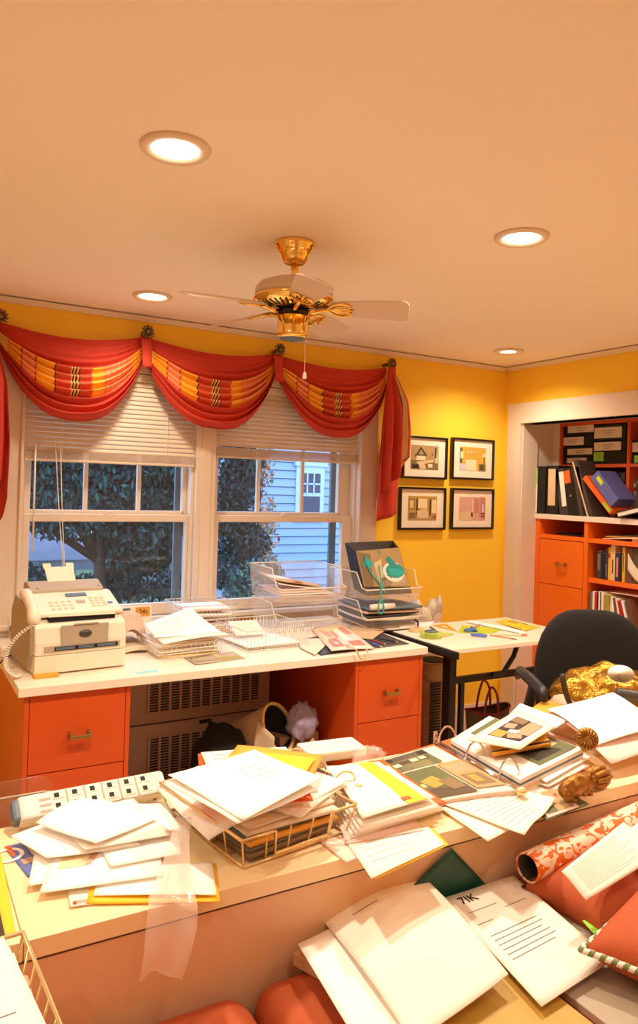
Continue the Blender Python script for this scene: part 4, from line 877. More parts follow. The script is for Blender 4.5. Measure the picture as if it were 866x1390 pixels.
for k, (lb, a, b, mm) in enumerate([('red pencil lying on the black folder', (505, 869), (524, 875), 'crimson'), ('dark pencil lying on the black folder', (513, 866), (541, 872), 'black'), ('blue pencil on the black folder, nearest the edge', (506, 873), (519, 878), 'blue')]):
    a, b = pz(*a, DZ+.010), pz(*b, DZ+.010); d_ = (b-a).normalized()
    o = build(MB().tube([a, b-d_*.015], .0036, 6), 'pencil', mm); tag(o, lb, 'pencil', 'pencils on the black folder')
    build(MB().tube([b-d_*.015, b], [.0036, .0006], 6), 'pencil_tip', 'tape', o)
a = py(487, 891, 2.95)
o = build(MB().tube([spl([a+V((-.035, .05, .035)), a+V((-.02, .0, .038)), a+V((.0, -.006, .0)), a+V((.035, -.006, -.012)), a+V((.045, -.004, .015)), a+V((.04, .0, .034))], i/20) for i in range(21)], .0035, 8), 'cord_loop', 'tape', smooth=True); tag(o, 'loop of cream cord hanging over the desk edge above the right cabinet', 'cord')

# ================================================================== drafting table
t = thing('drafting_table', 'white-topped drafting table with black metal legs in the corner by the pictures', 'table', (2.9, 3.1, 0))
build(MB().box(2.425, 3.375, 2.85, 3.47, .728, .75), 'table_top', 'worktop', t, bevel=.002)
build(MB().box(2.405, 2.424, 2.80, 3.47, .712, .748).box(2.424, 2.45, 2.86, 3.46, .70, .727), 'edge_rail', 'blackmetal', t, bevel=.002)
ly = 2.96
for lx in (2.50, 3.22):
    l = build(MB().box(lx-.022, lx+.022, ly-.03, ly+.03, .02, .727).box(lx-.02, lx+.02, ly-.03, ly+.42, .69, .727).box(lx-.022, lx+.022, ly-.20, ly+.46, 0, .035), 'leg', 'blackmetal', t, bevel=.003)
z = py(640, 920, ly).z
build(MB().box(2.522, 3.198, ly-.015, ly+.015, z-.018, z+.014), 'crossbar', 'blackmetal', t, bevel=.002)
p = py(626, 940, ly); build(MB().box(p.x-.013, p.x+.013, ly-.012, ly+.012, .10, z-.018), 'support_bar', 'blackmetal', t, bevel=.002)
build(MB().box(2.522, 3.198, ly-.012, ly+.012, .075, .10), 'lower_bar', 'blackmetal', t, bevel=.002)
b0 = py(688, 882, ly); mb = MB()
mb.tube([V((b0.x+.05, ly-.03, .727)), V((b0.x+.02, ly-.03, .66)), V((b0.x-.06, ly-.03, .57)), V((b0.x-.12, ly-.02, z+.01))], .013, 8).box(b0.x-.02, b0.x+.09, ly-.05, ly+.02, .715, .728)
build(mb, 'tilt_bracket', 'blackmetal', t, smooth=False)
TZ = .75
def on(x, y, dz=.001): return pz(x, y, TZ+dz)
p = on(565, 857)
t = build(MB().lathe([(.022, 0), (.040, 0), (.040, .022), (.022, .022), (.022, 0)], Matrix.Translation(p), 32), 'tape_roll', 'tape', smooth=False); tag(t, 'roll of beige tape at the left end of the drafting table', 'tape roll')
build(MB().lathe([(.0205, .001), (.022, .001), (.022, .021), (.0205, .021), (.0205, .001)], Matrix.Translation(p), 28), 'cardboard_core', 'kraft', t)
p = on(585, 865)
t = build(MB().lathe([(.018, 0), (.056, 0), (.058, .004), (.058, .026), (.054, .03), (.018, .03), (.018, 0)], Matrix.Translation(p), 36), 'ribbon_roll', 'limeglass', smooth=True); tag(t, 'lime green ribbon roll on the drafting table, its end trailing right', 'ribbon roll')
build(MB().lathe([(.012, .001), (.034, .001), (.034, .034), (.03, .036), (.012, .036), (.012, .001)], Matrix.Translation(p), 32), 'spool', 'slate', t, smooth=False)
e0 = p+V((.055, -.01, .02)); build(MB().sheet(lambda u, v: p+V((.05+.11*u, -.028+.035*u*u, .003+.022*v*(1-.8*u)+.002))+V((0, .012*v*u, 0)), 12, 2, .0012), 'ribbon_end', 'limeglass', t, smooth=True)
def flat(name, label, cat, px_pts, m, h=.002, dz=.001, hole=None):
    pts = [on(x, y, dz) for x, y in px_pts]; mb = MB()
    if hole:
        hp = [on(x, y, dz) for x, y in hole]; n = len(pts)
        for z in (0, h): mb.add([q+V((0, 0, z)) for q in pts]+[q+V((0, 0, z)) for q in hp], [(i, (i+1) % n, n+(i+1) % n, n+i) for i in range(n)])
        mb.add([q for q in pts]+[q+V((0, 0, h)) for q in pts], [(i, (i+1) % n, n+(i+1) % n, n+i) for i in range(n)])
        mb.add([q for q in hp]+[q+V((0, 0, h)) for q in hp], [(i, (i+1) % n, n+(i+1) % n, n+i) for i in range(n)])
    else: mb.add([q for q in pts]+[q+V((0, 0, h)) for q in pts], [tuple(range(len(pts)))[::-1], tuple(range(len(pts), 2*len(pts)))]+[(i, (i+1) % len(pts), len(pts)+(i+1) % len(pts), len(pts)+i) for i in range(len(pts))])
    o = build(mb, name, m); tag(o, label, cat); return o, pts
flat('set_square', 'orange plastic set square triangle on the drafting table', 'set square', [(588, 849.5), (605, 847), (621, 857.5)], 'triangle', .003, hole=[(595.5, 850), (604, 848.8), (612.5, 854.2)])
o, _ = flat('stencil_template', 'lime green drawing template under the blue scissors', 'template', [(627, 849), (665, 852), (679, 856), (668, 860), (622, 859)], 'limesolid', .002)
o, pp = flat('ruler', 'long white ruler with a red edge on the drafting table', 'ruler', [(632, 844.5), (640, 843), (712, 857.5), (711, 861)], 'paper', .004, .004)
e1, e2 = on(633, 844.3, .0085), on(712, 857.6, .0085); s_ = V((.003, -.006, 0)); build(MB().add([e1, e2, e2+s_, e1+s_], [(0, 1, 2, 3)]), 'red_edge', 'crimson', o)
o, P, N = paper('yellow and green patterned fabric swatch at the right end of the drafting table', [on(672, 844, .003), on(686, 841.5, .003), on(733, 851, .003), on(712, 857, .003)], 'yellow', .003, 2, name='fabric_swatch', cat='fabric swatch', thick=.002)
art(o, P, N, [rect('limesolid', .5, .1, .98, .9), rect('amber', .1, .1, .3, .8), rect('leafmid', .55, .2, .65, .5), rect('yellow', .7, .3, .8, .8), rect('leafmid', .85, .2, .93, .7), rect('yellow', .58, .6, .66, .85)], 'leaf_pattern')
# scissors
t = thing('scissors', 'blue-handled scissors on the drafting table', 'scissors', on(648, 859))
def ringpath(c, rx, ry, a0): return [c+V((rx*math.cos(q)*math.cos(a0)-ry*math.sin(q)*math.sin(a0), rx*math.cos(q)*math.sin(a0)+ry*math.sin(q)*math.cos(a0), 0)) for q in [2*math.pi*k/16 for k in range(16)]]
ha, hb2, pv, tip = on(637, 855, .012), on(655, 866, .012), on(643, 851, .012), on(647, 846.5, .008)
build(MB().tube(ringpath(ha, .032, .018, .1), .006, 8, closed=True), 'handle', 'blue', t, smooth=True); build(MB().tube(ringpath(on(650, 862, .012), .040, .016, -.9), .006, 8, closed=True), 'handle', 'blue', t, smooth=True); build(MB().tube([on(640, 852, .012), on(646, 856, .012)], .009, 8), 'pivot', 'blue', t, smooth=True)
a, b = on(641, 853, .008), on(660, 843.5, .006); d_ = (b-a); n_ = V((-d_.y, d_.x, 0)).normalized()*.006
for s in (1, -1): build(MB().add([a+n_*s, a-n_*.2*s, b+n_*.1*s, a+n_*s+V((0, 0, .002)), a-n_*.2*s+V((0, 0, .002)), b+V((0, 0, .001))], [(0, 1, 2), (5, 4, 3), (0, 3, 4, 1), (1, 4, 5, 2), (2, 5, 3, 0)]), 'blade', 'chrome', t)
for lb, a, b, m, r in [('thin brown paintbrush at the front of the drafting table', (665, 862), (702, 868), 'pencil', .003), ('cream marker with an orange cap beside the ruler', (672, 861), (716, 862), 'paperc', .006), ('dark pencil beside the orange set square', (584, 851), (595, 858), 'faxdark', .004)]:
    a, b = on(*a, r+.001), on(*b, r+.001); d_ = b-a
    o = build(MB().tube([a, a+d_*.8], r, 8), 'paintbrush' if 'brush' in lb else ('marker' if 'marker' in lb else 'pencil'), m, smooth=False); tag(o, lb, 'paintbrush' if 'brush' in lb else ('marker' if 'marker' in lb else 'pencil'))
    build(MB().tube([a+d_*.8, a+d_*.93, b], [r*1.05, r*.9, r*.4], 8), 'tip', 'pencil' if r > .005 else 'bark', o)
paper('white tracing pad at the back left corner of the drafting table', [on(545, 846, .001), on(590, 843.5, .001), on(584, 849, .001), on(541, 853, .001)], 'paper', .0006, 2, name='tracing_pad', cat='paper pad', thick=.001)
# white paper sack on the floor behind the table
p = py(579, 842, 3.72)
mb = MB(); mb.sheet(lambda u, v: V((p.x+.10*math.cos(2*math.pi*u)*(1+.15*v)+.03*v, 3.76+.07*math.sin(2*math.pi*u), .02+.78*v+.05*v*math.sin(2*math.pi*u*2+1)+.012*math.sin(9*u*6.28)*v)), 40, 12, .002)
o = build(mb, 'paper_sack', 'paperc', smooth=True); tag(o, 'crumpled white paper sack sticking up behind the drafting table at the wall', 'paper bag')
# tower air purifier
p = py(592, 960, 3.30)
t = thing('air_purifier', 'tan tower air purifier on the floor between desk cabinet and drafting table', 'air purifier', (p.x, 3.34, 0))
TT = Matrix.Translation((p.x, 3.34, 0)); zt = py(592, 898, 3.30).z
prof = [(x*.105, y*.10) for x, y in [(math.cos(2*math.pi*k/40)*abs(math.cos(2*math.pi*k/40))**-.3 if abs(math.cos(2*math.pi*k/40)) > 1e-3 else 0, math.sin(2*math.pi*k/40)*abs(math.sin(2*math.pi*k/40))**-.3 if abs(math.sin(2*math.pi*k/40)) > 1e-3 else 0) for k in range(40)]]
body_ = MB(); body_.prism(prof, .012, zt, lambda a, b, h: TT@V((a, b, h))); build(body_, 'housing', 'purifier', t, bevel=.012, seg=3)
build(MB().prism([(x*.7, y*.7) for x, y in prof], zt, zt+.004, lambda a, b, h: TT@V((a, b, h))), 'top_vent', 'dark', t)
build(MB().prism([(x*1.04, y*1.04) for x, y in prof], 0, .014, lambda a, b, h: TT@V((a, b, h))), 'base', 'faxdark', t)
mb = MB(); z = .08
while z < zt-.10: mb.box(p.x-.095, p.x-.02, 3.34-.104, 3.34-.098, z, z+.009); z += .016
build(mb, 'front_vent', 'dark', t)
# tote bag
p = pz(660, 1000, 0)+V((-.1, -.05, 0)); p = V((p.x, p.y, 0)); pc = py(662, 962, 3.25)
t = thing('tote_bag', 'olive tote bag with maroon trim and handles on the floor under the drafting table', 'tote bag', (pc.x, 3.25, 0)); zt = pc.z
def ring_(u, v): a = 2*math.pi*u; w_ = .125+.035*v; return V((pc.x+w_*math.cos(a), 3.25+.075*math.sin(a)*(1-.1*v), .004+(zt-.004)*v+.012*v*math.cos(2*a)))
build(MB().sheet(ring_, 40, 10, .003).lathe([(0, .004), (.10, .006)], TR((pc.x, 3.25, 0)), 24), 'bag_body', 'olive', t, smooth=True)
build(MB().tube([ring_(k/40, 1.0) for k in range(40)], .006, 8, closed=True), 'trim', 'maroon', t, smooth=True)
for y, dx in ((3.18, -.02), (3.32, .05)):
    a, b = V((pc.x-.075+dx, y, zt-.03)), V((pc.x+.035+dx, y, zt-.03))
    build(MB().tube([spl([a+V((0, 0, -.1)), a, a+V((.02, 0, .11)), a+V((.055, 0, .175)), b+V((-.01, 0, .12)), b, b+V((0, 0, -.1))], i/30) for i in range(31)], .0065, 8), 'handle', 'maroon', t, smooth=True)

# ================================================================== office chair with a gold bag
cc = V((2.50, 2.08, 0)); face = V((-.5, -.866, 0)); side = V((.866, -.5, 0))      # the chair faces the camera side of the room
CT = basis(side, -face, (0, 0, 1), cc)   # local x = picture right, y = away behind the backrest
t = thing('office_chair', 'black upholstered office chair with armrests facing the cluttered desk', 'office chair', cc)
def supb(w, d, h, n=3.2): return lambda dd: 1/((abs(dd.x)**n+abs(dd.y)**n+abs(dd.z)**n)**(1/n))
mb = MB(); mb.ball((0, 0, 0), (.245, .038, .27), 40, fn=supb(1, 1, 1, 3.4))
for i, v_ in enumerate(mb.v):
    k = (v_.z+.27)/.54; w = 1-.13*max(0, (k-.55)/.45)**2-.06*(1-k); v_ = V((v_.x*w, v_.y+.05*(v_.x/.25)**2*-1+.03*k, v_.z-.022*max(0, abs(v_.x)/.245-.3)**2*(1 if k > .5 else 0)*2)); mb.v[i] = CT@(v_+V((0, 0, .79)))
build(mb, 'backrest', 'blackfab', t, smooth=True)
mb = MB(); mb.ball((0, 0, 0), (.25, .24, .05), 36, fn=supb(1, 1, 1, 3.6))
for i, v_ in enumerate(mb.v): mb.v[i] = CT@(v_+V((0, -.27, .60)))
build(mb, 'seat', 'blackfab', t, smooth=True)
build(MB().tube([CT@V((0, .06, .72)), CT@V((0, .075, .62)), CT@V((0, .03, .56)), CT@V((0, -.2, .545))], [.03, .03, .028, .028], 10), 'back_bracket', 'black', t, smooth=True)
for s in (-1, 1):
    x = s*.305
    a = build(MB().tube([CT@V((x*.8, -.2, .55)), CT@V((x, -.2, .57)), CT@V((x, -.19, .72)), CT@V((x, -.24, .805))], [.016, .02, .02, .018], 10), 'arm_post', 'black', t, smooth=True)
    build(MB().tube([CT@V((x, -.39, .800)), CT@V((x, -.35, .82)), CT@V((x, -.2, .825)), CT@V((x, -.06, .82)), CT@V((x*.97, .01, .78))], [.014, .022, .023, .020, .012], 12), 'arm_pad', 'black', a, smooth=True)
build(MB().lathe([(0, .12), (.028, .12), (.028, .3), (.02, .3), (.02, .55), (0, .55)], CT@Matrix.Translation((0, -.27, 0)), 20), 'gas_column', 'black', t, smooth=True)
for k in range(5):
    a = 2*math.pi*k/5+.3; d_ = V((math.cos(a), math.sin(a), 0))
    f = build(MB().tube([CT@(V((0, -.27, .13))+d_*.02), CT@(V((0, -.27, .12))+d_*.16), CT@(V((0, -.27, .085))+d_*.30)], [.026, .022, .016], 8), 'foot', 'black', t, smooth=True)
    build(MB().lathe([(0, -.022), (.026, -.02), (.028, 0), (.026, .02), (0, .022)], basis((0, 0, 1), CT.to_3x3()@V((d_.x, d_.y, 0)), (CT.to_3x3()@V((-d_.y, d_.x, 0))), CT@(V((0, -.27, .029))+d_*.30)), 20), 'caster', 'black', f, smooth=True)
# gold bag slumped on the seat
bc = CT@V((-.0, -.185, .755))
TB = basis(side, -face, (0, 0, 1))
t = build(crumple(bc, (.20, .135, .125), 12, .20, 2.6, 44, TB), 'evening_bag', 'lame', smooth=True); tag(t, 'shiny gold metallic bag slumped on the office chair seat', 'bag')
build(MB().tube([CT@V((-.235+.09*k/12-.02*math.sin(k/12*3.1), -.36+.0*k, .885-.19*k/12)) for k in range(13)], .010, 10), 'dark_band', 'bagdark', t, smooth=True)
build(MB().lathe([(0, .004), (.045, .003), (.05, 0)], basis(side, V((0, 0, 1))*.6-face*.2, -face*.5+V((0, 0, .8)), CT@V((-.0, -.30, .878))), 24), 'white_label', 'paperb', t, smooth=True)
build(MB().tube([spl([CT@V((-.04, -.36, .82)), CT@V((.03, -.375, .815)), CT@V((.10, -.37, .80)), CT@V((.16, -.34, .77))], k/20) for k in range(21)], .022, 10), 'grey_strap', 'faxdark', t, smooth=True)
o = build(crumple(CT@V((-.21, -.30, .70)), (.07, .08, .09), 17, .15, 2.5, 24, TB), 'canvas_pouch', 'beigefab', smooth=True); tag(o, 'grey canvas pouch on the chair seat at the left of the gold bag', 'pouch')
# ================================================================== bookcase in the niche
LX = 3.975                      # front of the lower cabinet
CZ = 1.392
t = thing('lower_bookcase', 'orange base cabinet in the niche with drawers, open shelves and a pale counter', 'bookcase', (4.2, 2.9, 0))
yl, ys = 3.829, 3.375
mb = MB()
mb.box(LX, 4.55, yl-.052, yl, 0, CZ-.035).box(LX, 4.55, ys-.016, ys+.016, 0, CZ-.035).box(LX, 4.55, 2.0, 2.03, 0, CZ-.035).box(4.53, 4.55, 2.03, yl-.05, 0, CZ-.035)
mb.box(LX, 4.53, ys+.016, yl-.05, 1.222, 1.25).box(LX+.002, 4.53, 2.03, ys-.016, 1.222, 1.25)
mb.box(LX, 4.53, ys+.016, yl-.05, 0, .06).box(LX+.004, 4.53, 2.03, ys-.016, .62, .66)
build(mb, 'carcass', 'orange_lit', t, bevel=.0015)
build(MB().box(LX+.012, 4.53, 2.03, ys-.016, .962, .992), 'shelf', 'orange_lit', t, bevel=.0015)
build(MB().box(LX-.012, 4.55, 2.0, yl, CZ-.035, CZ), 'counter', 'worktop', t, bevel=.002)
for z0, z1 in ((.912, 1.217), (.49, .908), (.065, .486)):
    d = build(MB().box(LX-.001, LX+.02, ys+.02, yl-.056, z0, z1).box(LX+.02, LX+.4, ys+.03, yl-.066, z0+.02, z1-.04), 'drawer', 'orange_lit', t, bevel=.0015)
    hc = px(763, 768, LX)
    handle(hc.y, LX, z0+.145, d, 'y')
UX = 4.135
t = thing('upper_bookcase', 'orange shelving with divided cells above the niche counter', 'bookcase', (4.3, 2.9, CZ))
b1 = px(853, 610, UX).y
mb = MB()
mb.box(UX, UX+.02, 3.765, yl, CZ+.001, nz1+.018, 1).box(UX+.0, 4.55, 3.745, 3.765, CZ+.001, nz1+.018)
mb.box(UX, 4.53, b1-.012, b1+.012, CZ+.001, nz1).box(UX, 4.53, 2.0, 2.02, CZ+.001, nz1+.018).box(4.53, 4.55, 2.0, 3.75, CZ+.001, nz1+.018)
zs = px(830, 632, UX).z
mb.box(UX, 4.53, 2.02, b1-.012, zs-.011, zs+.011).box(UX, 4.53, b1+.012, 3.745, zs-.011, zs+.011).box(UX, 4.53, 2.02, 3.745, nz1-.004, nz1+.018)
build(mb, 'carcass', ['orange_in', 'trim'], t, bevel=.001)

def spinebox(name, label, cat, y0, y1, z0, z1, x0, dep, m, group=None, lean=0, marks=(), pages=None, pivot='low'):
    """upright volume with its spine facing -x; lean (deg) tips its top towards smaller y (picture right)"""
    T = Matrix.Translation((x0, y0, z0))@Euler((rad(lean), 0, 0)).to_matrix().to_4x4(); w, h = y1-y0, z1-z0
    o = build(MB().box(0, dep, 0, w, 0, h, T=T), name, m, bevel=min(.002, w*.15)); tag(o, label, cat, group)
    if pages: build(MB().box(.004, dep-.004, .002, w-.002, h-.0005, h+.0008, T=T), 'pages', pages, o)
    for k, (nm, mm, u0, u1, v0, v1) in enumerate(marks): build(MB().box(-.0014-.0006*k, .0005, w*u0, w*u1, h*v0, h*v1, T=T), nm, mm, o)
    return o
def Y_(x, y, X=LX): return px(x, y, X).y
def Z_(x, y, X=LX): return px(x, y, X).z
# storage boxes on the upper shelf (measured on their label rows)
FX = UX+.02
gb = 'black storage boxes in the upper cells'
def sbox(label, xa, xb, yt, yb, lab, FX=FX, m='dark', dep=.30):
    ya, yb_ = Y_(xa, (yt+yb)/2, FX), Y_(xb, (yt+yb)/2, FX); zt, zb = Z_((xa+xb)/2, yt, FX), Z_((xa+xb)/2, yb, FX)
    o = build(MB().box(FX, FX+dep, yb_, ya, zb+.0015, zt-.0015), 'storage_box', m, bevel=.002); tag(o, label, 'storage box', gb)
    x0, x1, y0, y1, mm = lab
    q0, q1, z0, z1 = Y_(x0, (y0+y1)/2, FX), Y_(x1, (y0+y1)/2, FX), Z_((x0+x1)/2, y1, FX), Z_((x0+x1)/2, y0, FX)
    l = build(MB().box(FX-.002, FX, q1, q0, z0, z1), 'label', mm, o)
    mb = MB(); 
    for k in range(3): mb.box(FX-.0028, FX-.0018, q1+(q0-q1)*(.25+.05*k), q0-(q0-q1)*(.3+.04*k), z1-(z1-z0)*(.3+.2*k)-.003, z1-(z1-z0)*(.3+.2*k))
    build(mb, 'printed_text', 'ink', l)
    return o
LF, LG = 761, 804
z_ = zs+.012
hgt = [.066, .062, .077, .066]
rows_ = [('lowest black box of the left stack in the upper bookcase', 621, 632, (770, 796, 621.5, 628.5, 'paperc')), ('second black box from the bottom of the left stack in the upper bookcase', 606.5, 620.5, (770.5, 804, 609, 617, 'paperc')), ('black box with a left-set label, third up in the left stack of the upper bookcase', 591.5, 606.2, (761, 792.5, 593.5, 604.5, 'paperc')), ('top black box of the left stack, its label edged green, in the upper bookcase', 575, 591.2, (771, 806, 577.5, 587, 'paperc'))]
for lb, yt, yb, lab in rows_: sbox(lb, 760, 805.5, yt, yb, lab)
for lb, yt, yb, lab in [('black box with green sticker, lowest of the middle stack in the upper bookcase', 612, 631.5, (806, 819.5, 613.5, 626, 'limetag')), ('middle black box with a wide pale label, over the green-stickered one', 598.5, 612, (806.5, 843, 600, 611.5, 'paperc')), ('top black box with a tall pale label in the middle stack', 576, 598, (807, 844, 580, 594.5, 'paperc'))]: sbox(lb, 806.5, 849.5, yt, yb, lab)
o = bpy.data.objects
for lb, yt, yb, lab in [('black box with green-edged label in the right cell, lower of two', 616, 631.5, (861, 880, 618, 628, 'limetag')), ('black box with white label in the right cell, upper of two', 596, 615.5, (858.5, 880, 600.5, 613.5, 'paperc'))]: sbox(lb, 857.5, 900, yt, yb, lab)
# things in the lower cells of the upper bookcase
for lb, a, b, yt, m in [('pale file box standing behind the blue binder in the bookcase cell', 828, 835, 642, 'tape'), ('black file spine right of the pale file box, behind the blue binder', 836, 841, 640, 'black'), ('brown file spine beside the bookcase divider, behind the blue binder', 842, 848, 641, 'bark'), ('black file spine left of the pale file box, behind the leaning binders', 815, 827, 642, 'navy')]:
    spinebox('file_box', lb, 'file box', Y_(b, 660, UX+.04), Y_(a, 660, UX+.04), CZ+.001, Z_(a, yt, UX+.04), UX+.04, .22, m)
a0, a1 = Y_(854, 680, UX+.03), Y_(863, 680, UX+.03)
o = spinebox('file_box', 'pale grey file box in the right cell of the bookcase, under the stuffed bird', 'file box', a1, a0, CZ+.001, Z_(858, 667, UX+.03), UX+.03, .22, 'greybook')
p = px(861, 657, UX+.06)
o = build(crumple((UX+.10, p.y-.03, p.z), (.05, .085, .052), 31, .15, 2.4, 28), 'stuffed_toy', 'greybook', smooth=True); tag(o, 'crumpled grey and white soft toy bird on the pale file box', 'soft toy')
build(MB().ball((UX+.055, p.y+.01, p.z-.008), (.014, .028, .022), 14), 'white_face', 'paperc', o, smooth=True)
build(MB().ball((UX+.04, p.y+.008, p.z-.025), (.014, .010, .008), 10), 'beak', 'amber', o, smooth=True)

# binders along the counter
g = 'ring binders along the counter'
def binder(label, xa, xb, yt, yb, m, lean_px=0, marks=(), dep=.155, xo=0.0, hh=None):
    X = LX-.004+xo
    ya, yb_ = Y_(xa, yb, X), Y_(xb, yb, X); zb = CZ+.001; zt = Z_((xa+xb)/2, yt, X); h = hh or (zt-zb)
    dy = Y_(0+(xa+xb)/2, yt, X)-Y_((xa+xb)/2+lean_px, yt, X); lean = math.degrees(math.atan2(dy, zt-zb))
    return spinebox('ring_binder', label, 'ring binder', yb_, ya, zb, zb+h/math.cos(rad(lean)), X, dep, m, g, lean, marks)
binder('leftmost black binder of the counter row, with a green and white label', 722, 739.5, 633, 694, 'black', 0, [('spine_label', 'paperb', .62, .96, .02, .62), ('green_label', 'limetag', .62, .96, .62, .97)])
binder('black binder second from the left with a long beige spine label', 741, 757, 632, 694, 'black', 0, [('spine_label', 'tape', .25, .85, .18, .93)])
binder('black binder third from the left with a narrow white label, leaning slightly', 760, 772, 635, 694, 'faxdark', -8, [('spine_label', 'paperb', .12, .62, .20, .93)])
binder('black binder with an orange sticker on its spine, leaning left', 772, 786, 634, 695, 'black', -11, [('orange_sticker', 'ofolder', .30, .92, .70, .96), ('clasp', 'chrome', .45, .60, .42, .46)])
binder('thin black binder leaning against the orange-stickered one', 786.5, 792, 632, 695, 'bark', -12)
binder('thin black binder, next one right along the leaning group', 792.5, 797, 632, 695, 'black', -13)
binder('dark folder with a pale edge, leaning left of the orange binder', 797.5, 805, 624, 696, 'bark', -23, [('pale_edge', 'tape', .76, .99, .0, 1.0)])
def leaner(label, c, m, marks, dep=.16, xo=0):
    """a binder leaning steeply: c = spine corners TL,TR,BR,BL in the picture, on the counter front plane"""
    X = LX-.02+xo; P = [px(x, y, X) for x, y in c]
    bl = P[3]; hv = P[0]-P[3]; wv = P[2]-P[3]; u = hv.normalized(); w = (wv-u*wv.dot(u)); ww = w.length; w.normalize()
    T = basis((1, 0, 0), w, u, bl); h = hv.length
    o = build(MB().box(0, dep, 0, ww, 0, h, T=T), 'ring_binder', m, bevel=.002); tag(o, label, 'ring binder', g)
    for k, (nm, mm, u0, u1, v0, v1) in enumerate(marks): build(MB().box(-.0014-.0006*k, .0005, ww*u0, ww*u1, h*v0, h*v1, T=T), nm, mm, o)
    return o
leaner('bright orange binder leaning steeply left, with a lime sticker low on its spine', [(790.5, 650), (800, 643.5), (832, 694), (827, 698)], 'ofolder', [('lime_sticker', 'limetag', .2, .75, .03, .27)])
leaner('blue-violet binder leaning on the orange one, with a yellow-green label', [(801.5, 649), (812, 641.5), (844, 684), (829, 688)], 'periwinkle', [('label', 'limetag', .42, .80, .62, .88), ('label_print', 'yellow', .52, .72, .66, .85)], .17)
# open white binder lying on the counter at the right
a = [px(838, 703, LX-.06), px(866, 688, LX+.06)]
t = thing('open_portfolio', 'white portfolio case with black edges lying tilted at the right of the counter', 'portfolio', (LX+.05, Y_(860, 705, LX), CZ+.001))
y0_ = Y_(839, 700, LX-.03)
T = TR((LX-.03, y0_, CZ+.006), -14, 0, 0)
build(MB().box(0, .26, -.36, 0, .004, .032, T=T), 'case', 'paperb', t, bevel=.003)
build(MB().box(-.004, .264, -.362, .003, 0, .004, T=T).box(-.004, .264, -.362, .003, .032, .037, T=T), 'edge_binding', 'dark', t)
# papers in the cubbies
o, P, N = paper('dark brochures lying in the left cubby over the drawers', [(4.30, 3.72, 1.262), (4.30, 3.43, 1.275), (4.02, 3.42, 1.258), (4.04, 3.70, 1.253)], 'navy', .004, 2, name='brochure', cat='brochure', thick=.004)
for k, (lb, m) in enumerate([('white catalogue at the bottom of the loose pile in the right cubby', 'paperb'), ('yellow-edged catalogue in the middle of the loose pile in the right cubby', 'goldbook'), ('grey catalogue on top of the loose pile in the right cubby', 'greybook')]):
    paper(lb, [(4.30, 3.28, 1.256+.010*k), (4.30, 2.95, 1.275+.013*k), (LX+.03, 2.93-.03*k, 1.272+.013*k), (LX+.035, 3.27-.02*k, 1.255+.010*k)], m, .004, 80+k, 'catalogues in the right cubby', 'catalogue', 'catalogue', thick=.006)
a, b = Y_(857, 732, LX+.04), Y_(890, 732, LX+.04)
spinebox('book', 'tan book lying at the right of the cubby below the catalogues', 'book', b, a, 1.2505, 1.2505+.022, LX+.045, .2, 'tape', None, pages=None)
# middle shelf books
g2 = 'books on the middle shelf'
for lb, xa, xb, yt, m, mk in [('black book with grey spine print, first on the middle shelf', 810, 816, 748, 'faxdark', [('spine_print', 'greybook', .2, .8, .3, .9)]), ('short black book, second on the middle shelf', 816.3, 820.5, 751, 'black', []), ('navy book, third on the middle shelf', 820.8, 825, 745, 'navy', [('spine_print', 'greybook', .3, .7, .1, .5)]), ('yellow book with a red block, fourth on the middle shelf', 825.2, 828.5, 743, 'goldbook', [('red_block', 'crimson', .1, .9, .68, .82)]), ('tall cream book, fifth on the middle shelf', 828.7, 834.5, 740, 'tape', [('spine_print', 'inkd', .4, .6, .2, .6)]), ('navy book with reddish lettering, sixth on the middle shelf', 834.8, 841, 751, 'navy', [('spine_print', 'ph_pk2', .3, .75, .15, .85)]), ('thin black book beside the yellow one on the middle shelf', 841.2, 844, 754, 'black', []), ('slim bright yellow book on the middle shelf', 844.3, 848, 743, 'goldbook', [('spine_print', 'inkd', .4, .6, .3, .8)]), ('brown book right of the slim yellow one on the middle shelf', 849, 858, 745, 'brownbook', []), ('dark olive book at the right of the middle shelf', 858.5, 872, 746, 'olive', [])]:
    X = LX+.03; zb = .9925
    spinebox('book', lb, 'book', Y_(xb, 770, X), Y_(xa, 770, X), zb, Z_((xa+xb)/2, yt, X), X, .17, m, g2, 0, mk, 'paperc')
o = build(MB().sheet(lambda u, v: V((LX+.012+.02*u, Y_(850, 775, LX)-.10*u, .995+.085*(1-u)**2+.10*v*(1-u*.35))), 10, 6, .004), 'curved_booklet', 'paperc', smooth=True); tag(o, 'white booklet curving in front of the books at the right of the middle shelf', 'booklet')
